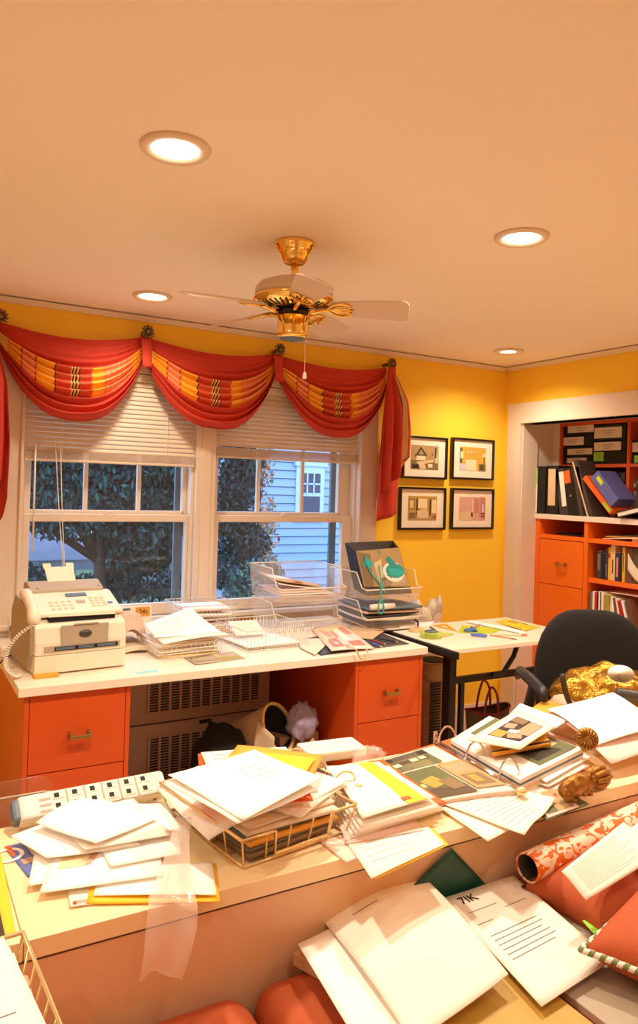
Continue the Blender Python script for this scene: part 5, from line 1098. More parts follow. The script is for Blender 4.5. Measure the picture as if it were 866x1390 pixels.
# lower shelf magazines
g3 = 'magazines and books on the lower shelf'
X = LX+.012; zb = .6605
for lb, xa, xb, yt, m, ln in [('grey magazine at the left end of the lower shelf', 799.5, 803, 803, 'greybook', 0), ('white magazine second on the lower shelf', 803.2, 806, 802.5, 'paperb', 0), ('red book third on the lower shelf', 806.2, 809.6, 803.5, 'crimson', 0), ('black magazine fourth on the lower shelf', 809.8, 811.2, 802, 'black', 0), ('white magazine fifth on the lower shelf', 811.4, 813.5, 802.5, 'paper', 0), ('thin black magazine before the cream ones on the lower shelf', 813.7, 814.8, 803.5, 'dark', 0), ('cream magazine left of the olive book on the lower shelf', 815, 818.2, 804, 'paperb', 0), ('wide olive-yellow book on the lower shelf', 818.4, 827.8, 807, 'olivebook', 0), ('cream magazine right of the olive book, leaning left', 829.5, 832.5, 810, 'paperc', -3), ('white magazine leaning left, second after the olive book', 833.5, 836.5, 811, 'paper', -5), ('brown magazine leaning left, third after the olive book', 837.5, 840.5, 812, 'brownbook', -6), ('cream magazine leaning left beside the red book on the lower shelf', 842, 845, 813, 'paperc', -7), ('red book leaning left on the lower shelf', 848, 853, 816, 'crimson', -10), ('white magazine with an orange corner leaning after the red book', 854.5, 857, 817, 'paper', -11), ('brown portfolio leaning at the right end of the lower shelf', 859.5, 866, 815, 'brownbook', -11)]:
    ya, yb_ = Y_(xa, 850, X), Y_(xb, 850, X); zt = Z_((xa+xb)/2, yt, X)
    dy = Y_(xa, yt, X)-Y_(xa-ln*1.2, yt, X); lean = math.degrees(math.atan2(-dy, zt-zb)) if ln else 0
    spinebox('magazine' if 'magazine' in lb else 'book', lb, 'magazine' if 'magazine' in lb else 'book', yb_, ya, zb, zb+(zt-zb)/math.cos(rad(lean)), X, .21, m, g3, -lean if False else lean, (), 'paperc' if 'book' in lb else None)
# large flat folders lying across the tops
paper('cream folder lying across the tops of the lower shelf magazines', [(4.20, 3.20, .925), (4.20, 2.95, .932), (LX+.03, 2.93, .918), (LX+.03, 3.20, .912)], 'paperc', .002, 4, name='folder', cat='folder', thick=.004)
# ================================================================== the cluttered desk in front
KZ = .76
def dk(x, y, dz=.001): return pz(x, y, KZ+dz)
t = thing('wooden_desk', 'long pale wooden desk buried in papers, its back panel facing the bench', 'desk', (1.2, 1.54, 0))
build(MB().box(-.75, .215, 1.315, 1.765, KZ-.034, KZ).box(.2165, 2.75, 1.315, 1.765, KZ-.034, KZ), 'desk_top', 'maple', t, bevel=.0015)
build(MB().box(-.74, 2.74, 1.319, 1.337, .02, KZ-.035), 'back_panel', 'apron', t, bevel=.001)
for x in (-.74, .95, 2.72): build(MB().box(x, x+.02, 1.337, 1.755, 0, KZ-.035), 'side_panel', 'apron', t, bevel=.001)
build(MB().box(-.74, 2.74, 1.3172, 1.3192, KZ-.0375, KZ-.034), 'seam', 'bark', t)
for k, (x, z) in enumerate(((1.36, .715), (1.405, .722), (1.66, .735), (.75, .733))):
    build(MB().box(x, x+.02, 1.3178, 1.3186, z, z+.004), 'scratch', 'bark', t)

# ---- left side of the desk
a, b = dk(42, 1112, .03), dk(208, 1072, .03)
t = thing('power_strip', 'white power strip with dark sockets at the back edge of the wooden desk', 'power strip', dk(125, 1095))
a = V((.262, 1.725, KZ+.004)); b = V((.60, 1.742, KZ+.004)); ux = (b-a).normalized(); uy = V((0, .80, .60)); uy = (uy-ux*uy.dot(ux)).normalized(); un = ux.cross(uy)
T = basis(ux, uy, un, a); L_ = (b-a).length
s_ = build(MB().box(0, L_, 0, .062, -.0, .036, T=T), 'housing', 'strip', t, bevel=.010, seg=3)
build(MB().box(-.012, .035, .004, .058, .003, .034, T=T), 'end_cap', 'slate', t, bevel=.008)
for k in range(6):
    for r_ in (.012, .037):
        x = .085+.040*k
        o = build(MB().box(x-.010, x+.014, r_, r_+.017, .0355, .0372, T=T), 'socket', 'fax', s_)
        build(MB().box(x-.007, x+.004, r_+.003, r_+.014, .0372, .0380, T=T), 'slots', 'dark', o)
    if k: build(MB().box(.085+.040*k-.021, .085+.040*k-.017, .006, .056, .0355, .0368, T=T), 'groove', 'faxgrey', s_)
build(MB().box(.045, .07, .010, .016, .0355, .0366, T=T).box(.045, .07, .024, .03, .0355, .0366, T=T).box(.045, .07, .038, .044, .0355, .0366, T=T), 'print_lines', 'faxgrey', s_)
build(MB().box(L_-.035, L_-.028, -.0008, .0005, .010, .018, T=T), 'rating_mark', 'ink', s_)
# clear acrylic holder behind the left end
p = py(60, 1080, 1.78)
t = thing('acrylic_holder', 'clear acrylic paper holder standing behind the left end of the wooden desk', 'paper holder', (.1, 1.9, 0))
zt = py(40, 1078, 1.83).z; xe = py(86, 1085, 1.83).x
mb = MB(); pr = [(-.55, .25), (-.55, zt), (xe-.045, zt), (xe-.02, zt-.006), (xe-.006, zt-.02), (xe, zt-.045), (xe, .25)]
mb.prism(pr, 1.828, 1.832, lambda a, b, h: V((a, h, b))); mb.prism(pr, 1.928, 1.932, lambda a, b, h: V((a, h, b))); mb.box(xe-.005, xe-.001, 1.832, 1.928, .25, zt-.05).box(-.55, xe-.002, 1.832, 1.928, .25, .255)
build(mb, 'clear_wall', 'sleeve', t)
build(MB().tube([(-.55, 1.83, zt), (xe-.045, 1.83, zt), (xe-.02, 1.83, zt-.006), (xe-.006, 1.83, zt-.02), (xe, 1.83, zt-.045)], .003, 6), 'polished_edge', 'faxgrey', t, smooth=True)
build(MB().box(-.5, -.48, 1.83, 1.93, 0, .25).box(xe-.06, xe-.04, 1.83, 1.93, 0, .25), 'stand', 'sleeve', t)
# loose papers, left
gp = 'white papers in the left pile of the wooden desk'
def pp(label, pts, dz, m='paper', seed=0, amp=.003, rows=None, group=None, name='paper_sheet', cat='paper', lift=None, thick=.0012, ink='ink'):
    return paper(label, [dk(x, y, dz) for x, y in pts], m, amp, seed, group, name, cat, rows, ink, lift, thick)
o, P, N = pp('blue magazine cover with white letters and an orange corner, under the left papers', [(6, 1150), (62, 1136), (96, 1172), (38, 1190)], .002, 'bluemag', 1, .001, name='magazine', cat='magazine', thick=.003)
art(o, P, N, [('ofolder', [(0, 0), (.12, 0), (.10, .34), (0, .34)]), rect('ph_pk', .1, .5, .42, .66), rect('ph_pk', .5, .72, .9, .80)], 'cover_blocks')
c0 = P(.33, .30)+N*.0012; ex = (P(.8, .3)-P(.2, .3)).normalized(); ez = N; ey = ez.cross(ex)
text(o, 'OM', .085, c0, basis(ex, ey, ez), 'paper', 'cover_title')
o, P, N = pp('long yellow folder standing out at the far left edge of the wooden desk', [(-42, 1168), (2, 1163), (22, 1270), (-40, 1282)], .002, 'yellow', 2, .001, name='folder', cat='folder', thick=.004)
pp('dark brown pad lying on the yellow folder at the far left edge', [(-42, 1200), (-8, 1200), (8, 1276), (-40, 1284)], .008, 'bark', 3, .0008, name='pad', cat='pad', thick=.004)
o, P, N = pp('white sheet with a pinkish printed foot sticking out at the front of the left pile', [(88, 1185), (128, 1180), (137, 1226), (95, 1233)], .002, 'paperb', 4, .001)
art(o, P, N, [rect('ph_pk', .15, .86, .9, .95), rect('inkred', .1, .88, .22, .96)], 'foot_print')
pp('yellow folder under white paper at the front of the left pile', [(128, 1184), (292, 1172), (299, 1224), (117, 1227)], .004, 'yellow', 5, .0012, name='folder', cat='folder', thick=.002)
pp('white sheet on top of the front yellow folder, under the clear plastic bag', [(135, 1180), (288, 1170), (294, 1216), (127, 1216)], .0085, 'paper', 6, .001)
pp('white sheet peeking out beside the blue magazine, left pile', [(52, 1133), (116, 1120), (104, 1192), (38, 1204)], .0105, 'paper', 7, .0015, None, gp)
o, P, N = pp('large white sheet with a beige picture, front layer of the left pile', [(78, 1142), (212, 1120), (222, 1190), (53, 1212)], .014, 'paper', 8, .0012, None, gp)
art(o, P, N, [('ph_cream', [(.12, .12), (.42, .12), (.32, .62), (.08, .62)]), ('ph_pk', [(.42, .12), (.49, .22), (.38, .60), (.32, .62)])], 'beige_picture')
pp('white sheet spreading right in the left pile, its corner under the plastic bag', [(120, 1120), (232, 1098), (246, 1160), (150, 1178)], .019, 'paper', 9, .002, rowsof(5, .15, .6, .1, .8, .006, 3), gp)
pp('white sheet at the left edge of the left pile, covering the magazine', [(14, 1136), (105, 1103), (190, 1148), (62, 1166)], .024, 'paper', 10, .003, None, gp)
pp('creamy sheet halfway up the left pile, turned to the right', [(70, 1112), (180, 1088), (236, 1134), (115, 1156)], .031, 'paperb', 11, .003, rowsof(5, .2, .7, .1, .8, .006, 5), gp)
pp('topmost white sheet of the left pile, rising to a peak behind', [(48, 1120), (128, 1082), (214, 1112), (130, 1150)], .038, 'paper', 12, .004, None, gp, lift=lambda u, v: .012*math.sin(math.pi*u)*(1-v))
pp('small white sheet at the right edge of the left pile, beside the heap', [(180, 1090), (226, 1092), (246, 1128), (196, 1134)], .027, 'paper', 13, .003, None, gp)
# clear plastic bag draped over the front edge
def bagf(u, v):
    k = min(1, v/.62); top = dk(236+24*u, 1112, .07).lerp(dk(204+58*u, 1226, .016), k)
    if v > .62:
        w_ = (v-.62)/.38; top = V((top.x-.030*w_+.006*w_*u, min(top.y, 1.312)-.024*math.sin(w_*2.2)-.008, top.z-.115*w_))
    return top+V((.006*math.sin(7*v+3*u), .004*math.sin(9*u+4*v), (.25+.75*v)*(.012*math.sin(math.pi*u)+.005*math.sin(9*u+6*v)+.003*math.sin(5*u-19*v))))
o = build(MB().sheet(bagf, 26, 40, .0006), 'plastic_bag', 'plasticbag', smooth=True); tag(o, 'crumpled clear plastic bag draped over the front edge of the wooden desk', 'plastic bag')

# ---- wire tray heaped with folders
wt = V((.745, 1.545, KZ+.001))
TW = wire_tray('gold-toned wire letter tray heaped with papers and folders on the wooden desk', wt, .27, .32, .066, 9, .016, .0022, 5, 5, 'goldwire', True, rim=.0036)
gs = 'papers heaped in the gold-toned wire tray'
lay = [('brown magazine lying at the bottom of the gold-toned tray', 'ph_md', .010, 'magazine'), ('grey magazine second from the bottom in the gold-toned tray', 'greybook', .008, 'magazine'), ('amber envelope low in the gold-toned tray', 'amber', .007, 'envelope'), ('dark folded brochure with a curled edge low in the gold-toned tray', 'slate', .008, 'brochure'), ('pale brochure in the middle of the gold-toned tray', 'paperc', .008, 'brochure'), ('grey printed sheet at rim height in the gold-toned tray', 'paperc', .006, 'paper')]
z = .005; q = random.Random(77)
def inlay(label, m, z, th, cat, w=.235, d=.29, a=0, ox=0, oy=0, amp=.003, rows=None, seed=0, lift=None, group=gs):
    a = rad(a); cs = [TW@V((ox+x*math.cos(a)-y*math.sin(a), oy+x*math.sin(a)+y*math.cos(a), z)) for x, y in ((-w/2, d/2), (w/2, d/2), (w/2, -d/2), (-w/2, -d/2))]
    return paper(label, cs, m, amp, seed, group, 'paper_sheet' if cat == 'paper' else cat.replace(' ', '_'), cat, rows, 'ink', lift, th)
for lb, m, th, cat in lay:
    z += th+.0025; inlay(lb, m, z, th, cat, a=q.uniform(-3, 3), ox=q.uniform(-.006, .006), oy=q.uniform(-.008, .008), amp=.0015, seed=int(z*1000))
z0 = .068
inlay('white printed sheet jutting out to the right over the rim of the gold-toned tray', 'paperb', z0, .004, 'paper', .235, .29, 24, .045, .005, .004, rowsof(7, .1, .6, .1, .9, .006, 3), 4)
inlay('second white sheet jutting right, just above the first, on the gold-toned tray', 'paper', z0+.010, .004, 'paper', .225, .29, 17, .045, .015, .003, None, 7)
inlay('white sheet drooping over the left rim of the gold-toned tray', 'paper', z0+.018, .004, 'paper', .22, .29, -6, -.065, .02, .003, None, 9, lift=lambda u, v: -.045*max(0, .55-u)**1.3*1.6)
inlay('orange folder in the middle of the heap on the gold-toned tray', 'ofolder', z0+.030, .003, 'folder', .235, .295, -28, .0, .02, .003, None, 12)
inlay('white sheets over the orange folder on the gold-toned tray', 'paperb', z0+.037, .004, 'paper', .215, .28, -22, .012, .02, .003, rowsof(5, .1, .5, .1, .9, .006, 8), 14)
inlay('yellow folder near the top of the heap on the gold-toned tray', 'amber', z0+.046, .003, 'folder', .215, .27, -48, .022, -.012, .003, None, 17)
inlay('bright yellow folder just below the top sheets of the heap', 'yellow', z0+.051, .002, 'folder', .205, .255, -52, -.010, -.022, .002, None, 18)
tp = .076+.052
top_px = [(226, 1055), (345, 1021), (437, 1060), (330, 1114)]
tz = wt.z+z0+.062
paper('second sheet from the top of the heap, turned under the big white sheet', [pz(222, 1062, tz-.004), pz(338, 1030, tz-.004), pz(430, 1070, tz-.004), pz(322, 1122, tz-.006)], 'paper', .003, 21, gs, thick=.002)
paper('big white sheet on the very top of the heap in the gold-toned tray', [pz(228, 1054, tz+.004), pz(345, 1020, tz+.004), pz(438, 1058, tz+.006), pz(330, 1115, tz+.002)], 'paper', .003, 22, gs, rows=rowsof(4, .3, .6, .55, .95, .005, 5), thick=.0012)
# sheets beneath and right of the tray
pp('white receipt flat under the right side of the gold-toned tray', [(430, 1140), (490, 1128), (520, 1150), (470, 1172)], .0015, 'paperpink', 31, .0012)
pp('pale sheet with a yellow edge lying over the front edge, right of the gold-toned tray', [(468, 1140), (580, 1122), (604, 1146), (504, 1194)], .004, 'paperb', 32, .0012, rowsof(4, .2, .7, .1, .8, .005, 8))
pp('yellow folder under the pale sheet, showing along its front edge', [(478, 1140), (585, 1121), (609, 1147), (510, 1193)], .0015, 'yellow', 33, .0004)
# ---- white binder lying open with a yellow strip
g4 = 'layers of the bundle with the yellow strip'
pp('dusty pink sheet at the bottom of the bundle with the yellow strip', [(450, 1092), (540, 1080), (575, 1128), (470, 1146)], .006, 'paperpink', 41, .001, None, g4)
for k, (lb, m) in enumerate([('white bundle, lowest, under the yellow-striped cover', 'paper'), ('cream bundle, second, under the yellow-striped cover', 'paperb'), ('white bundle, third, under the yellow-striped cover', 'paper'), ('cream bundle, fourth, right below the yellow-striped cover', 'paperb')]):
    pp(lb, [(434+2*k, 1058-2*k), (528, 1046-2*k), (602-2*k, 1098-k), (478+4*k, 1136-5*k)], .012+.009*k, m, 44+k, .0015, None, g4, thick=.007)
pp('orange divider sticking out at the right of the bundle with the yellow strip', [(500, 1034), (520, 1032), (606, 1090), (575, 1098)], .030, 'ofolder', 49, .001, name='divider', cat='divider', thick=.003)
o, P, N = pp('white cover sheet with a broad yellow strip and red tab, curling at the front', [(440, 1042), (514, 1034), (590, 1084), (492, 1112)], .051, 'paperb', 50, .002, None, name='cover_sheet', cat='cover sheet', lift=lambda u, v: .010*math.sin(math.pi*v)*(1-u), thick=.002)
mb = MB().sheet(lambda u, v: P(.62+.26*u, v)+N*.0012, 4, 20, .0008, N=N); build(mb, 'yellow_strip', 'yellow', o)
build(MB().sheet(lambda u, v: P(.60+.12*u, .88+.06*v)+N*.002, 2, 2, .0006, N=N), 'red_tab', 'ofolder', o)
# open ring binder standing behind the heap (red, gold rings)
t = thing('ring_binder', 'red ring binder with gold rings lying open behind the heaped wire tray', 'ring binder', dk(420, 1060))
a, b = dk(372, 1022, .06), dk(438, 1082, .05)
a, b = V((.935, 1.735, KZ+.05)), V((.985, 1.50, KZ+.05))
def strip(a, b, w0, z0, th): d_ = (b-a).normalized(); n_ = V((-d_.y, d_.x, 0)); return [a+n_*w0[0]+V((0, 0, z0)), a+n_*w0[1]+V((0, 0, z0)), b+n_*w0[1]+V((0, 0, z0)), b+n_*w0[0]+V((0, 0, z0))]
build(MB().sheet(bil(strip(a, b, (-.005, .022), 0, 0)), 4, 8, .049, N=V((0, 0, 1))), 'spine', 'crimson', t)
build(MB().sheet(bil(strip(a, b, (.0, .014), .004, 0)), 2, 8, .004, N=V((0, 0, 1))), 'ring_plate', 'chrome', t)
for k in (.06, .42, .86):
    c = a.lerp(b, k)+V((0, 0, .004)); rr = .026
    build(MB().tube([c+V((rr*math.cos(q_), -.004*math.cos(q_), rr*.95*math.sin(q_)+.004)) for q_ in [math.pi*j/18*1.15-.2 for j in range(19)]], .0026, 8), 'ring', 'goldwire', t, smooth=True)
e = b+V((.006, -.006, .004)); build(MB().ball(e, .011, 14), 'ring_lever', 'goldwire', t, smooth=True)
# grey tray lid behind and a plastic wrap
o = build(MB().box(-.09, .09, -.05, .05, 0, .028, T=TR(dk(420, 1040)+V((.10, .05, 0)), 0, 0, -6)), 'white_case', 'strip', bevel=.006); tag(o, 'flat off-white plastic case behind the bundle with the yellow strip', 'case')
o = build(crumple(dk(503, 1034, .02)+V((0, .01, .012)), (.05, .03, .026), 5, .25, 4, 22), 'plastic_wrap', 'plasticbag', smooth=True); tag(o, 'scrap of crumpled clear wrap between the yellow-striped bundle and the photo binder', 'plastic wrap')

# ---- large open photo binder with three rings
t = thing('photo_binder', 'large orange ring binder lying open with photo sleeves, middle of the wooden desk', 'ring binder', dk(640, 1060))
Bc = [dk(503, 1036, .002), dk(668, 985, .002), dk(800, 1048, .002), dk(600, 1096, .002)]
build(MB().sheet(bil(Bc), 8, 8, .003, N=V((0, 0, 1))), 'cover', 'ofolder', t)
ra, rb = pz(596, 1014, KZ+.02), pz(702, 1076, KZ+.02)                 # ring spine line
LS = [pz(509, 1036, KZ+.024), pz(590, 1013, KZ+.028), pz(700, 1072, KZ+.028), pz(590, 1088, KZ+.022)]
for k in range(3): build(MB().sheet(lambda u, v, k=k: bil(LS)(u, v)-V((0, 0, .005*(2-k)))+V((0, 0, .003*math.sin(3*u))), 10, 10, .004, N=V((0, 0, 1))), 'sleeve_page', 'paperpink' if k == 1 else 'paperb', t, smooth=False)
P = lambda u, v: bil(LS)(u, v)+V((0, 0, .003*math.sin(3*u)))
U = V((0, 0, 1))
l_ = MB().sheet(lambda u, v: P(u, v)+U*.003, 10, 10, .0006, N=U); slv = build(l_, 'clear_sleeve', 'sleeve', t)
for nm_, u0, v0, u1, v1, its in [('photo', .02, .03, .74, .34, [rect('ph_grn', 0, 0, 1, 1), rect('ph_blk', 0, 0, 1, .3), rect('ph_dk', .1, .4, .9, .6), rect('ph_cream', .12, .5, .26, .72), rect('ph_cream', .5, .42, .66, .62), rect('ph_cream', .70, .40, .84, .58)]), ('photo', .02, .38, .56, .97, [rect('ph_grn', 0, 0, 1, 1), rect('ph_dk', 0, .7, 1, 1), ('ph_gold', [(.2, .4), (.6, .3), (.7, .6), (.3, .7)]), ('ph_md', [(.55, .5), (.9, .45), (.95, .8), (.6, .85)]), rect('ph_lt', .1, .5, .2, .62)]), ('photo', .60, .36, .98, .92, [rect('ph_tan', 0, 0, 1, 1), rect('ph_skin', .1, .1, .9, .4), rect('ph_md', .15, .5, .85, .9), rect('ph_gold', .3, .55, .6, .8)])]:
    art(slv, (lambda u, v, u0=u0, v0=v0, u1=u1, v1=v1: P(u0+(u1-u0)*u, v0+(v1-v0)*v)+U*.0032), U, its, nm_)
# right-hand page stack
RS = [pz(612, 1004, KZ+.046), pz(664, 972, KZ+.046), pz(792, 1016, KZ+.050), pz(706, 1058, KZ+.046)]
cols = ['paperb', 'manila', 'paperpink', 'paperb', 'slate', 'paperb', 'paper']
for k in range(7): build(MB().sheet(lambda u, v, k=k: bil(RS)(u, v)-U*(.006*(6-k)), 6, 6, .005, N=U), 'page_block', cols[k], t)
sl2 = build(MB().sheet(lambda u, v: bil(RS)(u, v)+U*.0012, 6, 6, .0006, N=U), 'clear_sleeve', 'sleeve', t)
art(sl2, (lambda u, v: bil(RS)(u, v)+U*.0014), U, [rect('ph_grn', .35, .08, .98, .95), rect('ph_blk', .4, .5, .8, .9), rect('ph_cream', .5, .55, .62, .7), rect('ph_lt', .7, .62, .9, .8), rect('ph_dk', .82, .2, .95, .5)], 'photo')
d_ = (rb-ra); n_ = V((-d_.y, d_.x, 0)).normalized()
build(MB().tube([ra-d_*.04+U*.008, rb+d_*.02+U*.008], .009, 10), 'ring_bar', 'chrome', t, smooth=True)
for k in (.03, .42, .83):
    c = ra+d_*k+U*.008; s_ = V((.866, -.5, 0))
    build(MB().tube([c+s_*(.026*math.cos(q_)+.018)+U*(.052*math.sin(q_)+.004) for q_ in [math.pi*(1-j/22) for j in range(23)]], .0028, 8), 'ring', 'chrome', t, smooth=True)
build(MB().ball(rb+d_*.045+U*.010, (.016, .014, .011), 16), 'ring_lever', 'goldwire', t, smooth=True)
build(MB().box(-.006, .006, -.004, .004, 0, .04, T=TR(ra-d_*.06+U*.0)), 'end_lever', 'chrome', t, bevel=.002)
# items lying on the binder's right page stack
hz = KZ+.055
def hp(pts, z): return [pz(x, y, hz+z) for x, y in pts]
o, P, N = paper('amber-sided magazine with a black spine under the matted photo print', hp([(665, 1000), (724, 978), (748, 1008), (668, 1022)], .012), 'amber', .0008, 1, None, 'magazine', 'magazine', thick=.012)
build(MB().sheet(lambda u, v: P(u, .93+.07*v)+N*.0006, 6, 1, .0004, N=N), 'black_edge', 'dark', o)
paper('amber envelope lying under the matted photo print at its back', hp([(672, 985), (742, 966), (748, 982), (690, 1000)], .020), 'amber', .0008, 2, None, 'envelope', 'envelope', thick=.003)
paper('white sheet with speckled edge behind the matted photo print', hp([(690, 972), (706, 955), (770, 978), (748, 992)], .024), 'paper', .001, 3, None, thick=.002)
o, P, N = paper('matted photo print of people, lying tilted on the photo binder', hp([(634, 1004), (702, 964), (754, 986), (706, 1018)], .032), 'paperc', .001, 4, None, 'photo_print', 'photo print', thick=.003)
art(o, P, N, [rect('paper', .14, .12, .90, .90), rect('ph_blk', .20, .18, .85, .84), rect('ph_skin', .42, .55, .84, .83), rect('ph_gold', .22, .2, .4, .45), ('ph_skin', [(.24, .55), (.36, .45), (.42, .7), (.3, .8)]), ('ph_skin', [(.48, .24), (.62, .2), (.66, .4), (.52, .44)]), ('paperb', [(.38, .42), (.48, .4), (.5, .6), (.4, .6)]), rect('ph_md', .68, .2, .84, .5)], 'picture')
# right side of the desk
pp('orange folder under the curved white sheets at the back right of the wooden desk', [(690, 985), (738, 950), (790, 962), (768, 990)], .020, 'amber', 5, .0015, name='folder', cat='folder', thick=.004)
o = build(MB().box(-.17, .15, -.09, .10, 0, .016, T=TR(dk(822, 1012)+V((.06, .05, 0)), 0, 0, 4)), 'catalogue', 'paperc', bevel=.002); tag(o, 'thick catalogue under the curved white sheets at the right of the desk', 'catalogue')
o = build(MB().box(-.16, .17, -.08, .09, .017, .034, T=TR(dk(826, 1012)+V((.06, .05, 0)), 0, 0, 1)), 'catalogue', 'tape', bevel=.002); tag(o, 'tan catalogue stacked on the thick one at the right of the desk', 'catalogue')
c1, c2, c3, c4 = pz(742, 966, KZ+.075), pz(832, 941, KZ+.095), pz(886, 990, KZ+.085), pz(806, 1012, KZ+.062)
paper('big blank white sheet curving over the clutter at the right of the desk', [c1, c2, c3, c4], 'paper', .004, 6, None, lift=lambda u, v: .016*math.sin(math.pi*v)-.018*max(0, v-.8)*4*.4, thick=.0012, n=18)
paper('second white sheet below the curving one, with its rolled front edge', [c1+V((.0, -.005, -.012)), c2+V((.02, -.02, -.022)), c3+V((.03, -.05, -.035)), c4+V((-.02, -.075, -.028))], 'paperpink', .003, 8, None, lift=lambda u, v: .018*math.sin(math.pi*(v*.8+.1)), thick=.0012, n=16)
for k, (lb, pts, m) in enumerate([('white folded letter sticking out below the photo binder pages at the right', [(718, 1050), (786, 1018), (802, 1028), (742, 1062)], 'paper'), ('second folded letter below the first, right of the photo binder', [(712, 1058), (780, 1034), (800, 1040), (745, 1068)], 'paperb'), ('pale slip of paper lying at the foot of the folded letters', [(735, 1068), (800, 1046), (812, 1054), (752, 1076)], 'paperpink')]):
    pp(lb, pts, .022-.009*k, m, 60+k, .0015, None, 'letters beside the photo binder', thick=.003)
# curtain hardware
c = pz(797, 1003, KZ+.10)
fc = V((-.60, -.72, .34)).normalized(); xx = V((0, 0, 1)).cross(fc).normalized(); T = basis(xx, fc.cross(xx), fc, c)
mb = MB().lathe([(0, -.03), (.012, -.03), (.014, -.008), (.028, -.006), (.031, 0), (.027, .006), (.020, .004), (.012, .008), (0, .010)], T, 32)
t = build(mb, 'curtain_finial', 'antique', smooth=True); tag(t, 'round bronze curtain finial standing in front of the curved white sheets', 'curtain finial')
mb = MB()
for k in range(16): a = 2*math.pi*k/16; mb.tube([T@V((.008*math.cos(a), .008*math.sin(a), .008)), T@V((.026*math.cos(a+.3), .026*math.sin(a+.3), .007))], [.002, .004], 6)
build(mb, 'petals', 'antique', t, smooth=True)
build(MB().tube([c-fc*.03, c-fc*.05+V((.01, .01, -.025)), V((c.x+.05, c.y+.05, KZ+.05))], .010, 10), 'stem', 'antique', t, smooth=True)
c = dk(800, 1066, .034)+V((-.01, .015, 0)); ux = V((.975, .20, 0)).normalized()
def tb(x, y, z): return c+ux*x+V((-ux.y, ux.x, 0))*y+V((0, 0, z))
rq = random.Random(3)
mb = MB().tube([tb(-.085, 0, .0), tb(-.05, 0, .004), tb(0, .004, .002), tb(.05, .0, .0)], [.018, .026, .024, .020], 14)
t = build(mb, 'curtain_tieback', 'antique', smooth=True); tag(t, 'ornate bronze curtain tieback with cast flowers lying on the desk at the right', 'curtain tieback')
for cx_, cz_, r_ in ((-.075, .004, .030), (-.035, .010, .027), (.0, -.004, .026), (.028, .012, .020)):
    mb = MB(); o_ = tb(cx_, -.014, cz_); mb.ball(o_, .009, 12)
    for k in range(7):
        a = 2*math.pi*k/7+cx_*30; d_ = ux*math.cos(a)+V((0, 0, 1))*math.sin(a); mb.ball(o_+d_*r_*.55+V((0, .004, 0)), (r_*.38, r_*.22, r_*.38), 12)
    build(mb, 'flower', 'antique', t, smooth=True)
mb = MB()
for k in range(8): a = 2*math.pi*k/8; mb.tube([tb(.045, .016*math.cos(a), .016*math.sin(a)), tb(.085, .022*math.cos(a), .022*math.sin(a)-.002), tb(.115, .019*math.cos(a), .019*math.sin(a)-.003)], [.007, .0085, .006], 8)
mb.tube([tb(.04, 0, 0), tb(.115, 0, -.003)], .018, 12)
build(mb, 'reeded_end', 'antique', t, smooth=True)
for x in (-.055, .02): build(MB().tube([tb(x, -.01, -.018), tb(x, -.012, -.030)], [.005, .009], 8), 'foot', 'antique', t, smooth=True)
# papers in front of the photo binder
pp('photo print of flowers half hidden under the front letters', [(700, 1082), (752, 1062), (800, 1092), (742, 1114)], .0015, 'ph_grn', 70, .0008, None, name='photo_print', cat='photo print')
o, P, N = pp('photo print showing people in red, beside the front letters on the desk', [(716, 1078), (756, 1068), (786, 1096), (744, 1110)], .004, 'paperpink', 71, .0008, None, name='photo_print', cat='photo print')
art(o, P, N, [rect('ph_tan', .08, .08, .92, .92), ('ph_red', [(.4, .3), (.75, .25), (.8, .6), (.5, .65)]), rect('ph_skin', .45, .2, .65, .4), rect('ph_grn', .1, .6, .4, .9), rect('ph_lav', .1, .1, .35, .4)], 'picture')
pp('long white sheet under the front letters, reaching toward the ring lever', [(600, 1094), (722, 1056), (748, 1070), (640, 1112)], .003, 'paper', 72, .001)
pp('white letter with a bent corner, just under the stamped printed letter', [(596, 1096), (680, 1072), (752, 1092), (662, 1142)], .007, 'paperb', 73, .0015, thick=.002)
pp('stamped printed letter lying over the front edge of the desk, topmost', [(602, 1092), (690, 1070), (754, 1086), (712, 1136)], .012, 'paperb', 74, .003, rowsof(10, .1, .85, .08, .85, .005, 6), thick=.0015, lift=lambda u, v: .004*math.sin(7*u)*v)

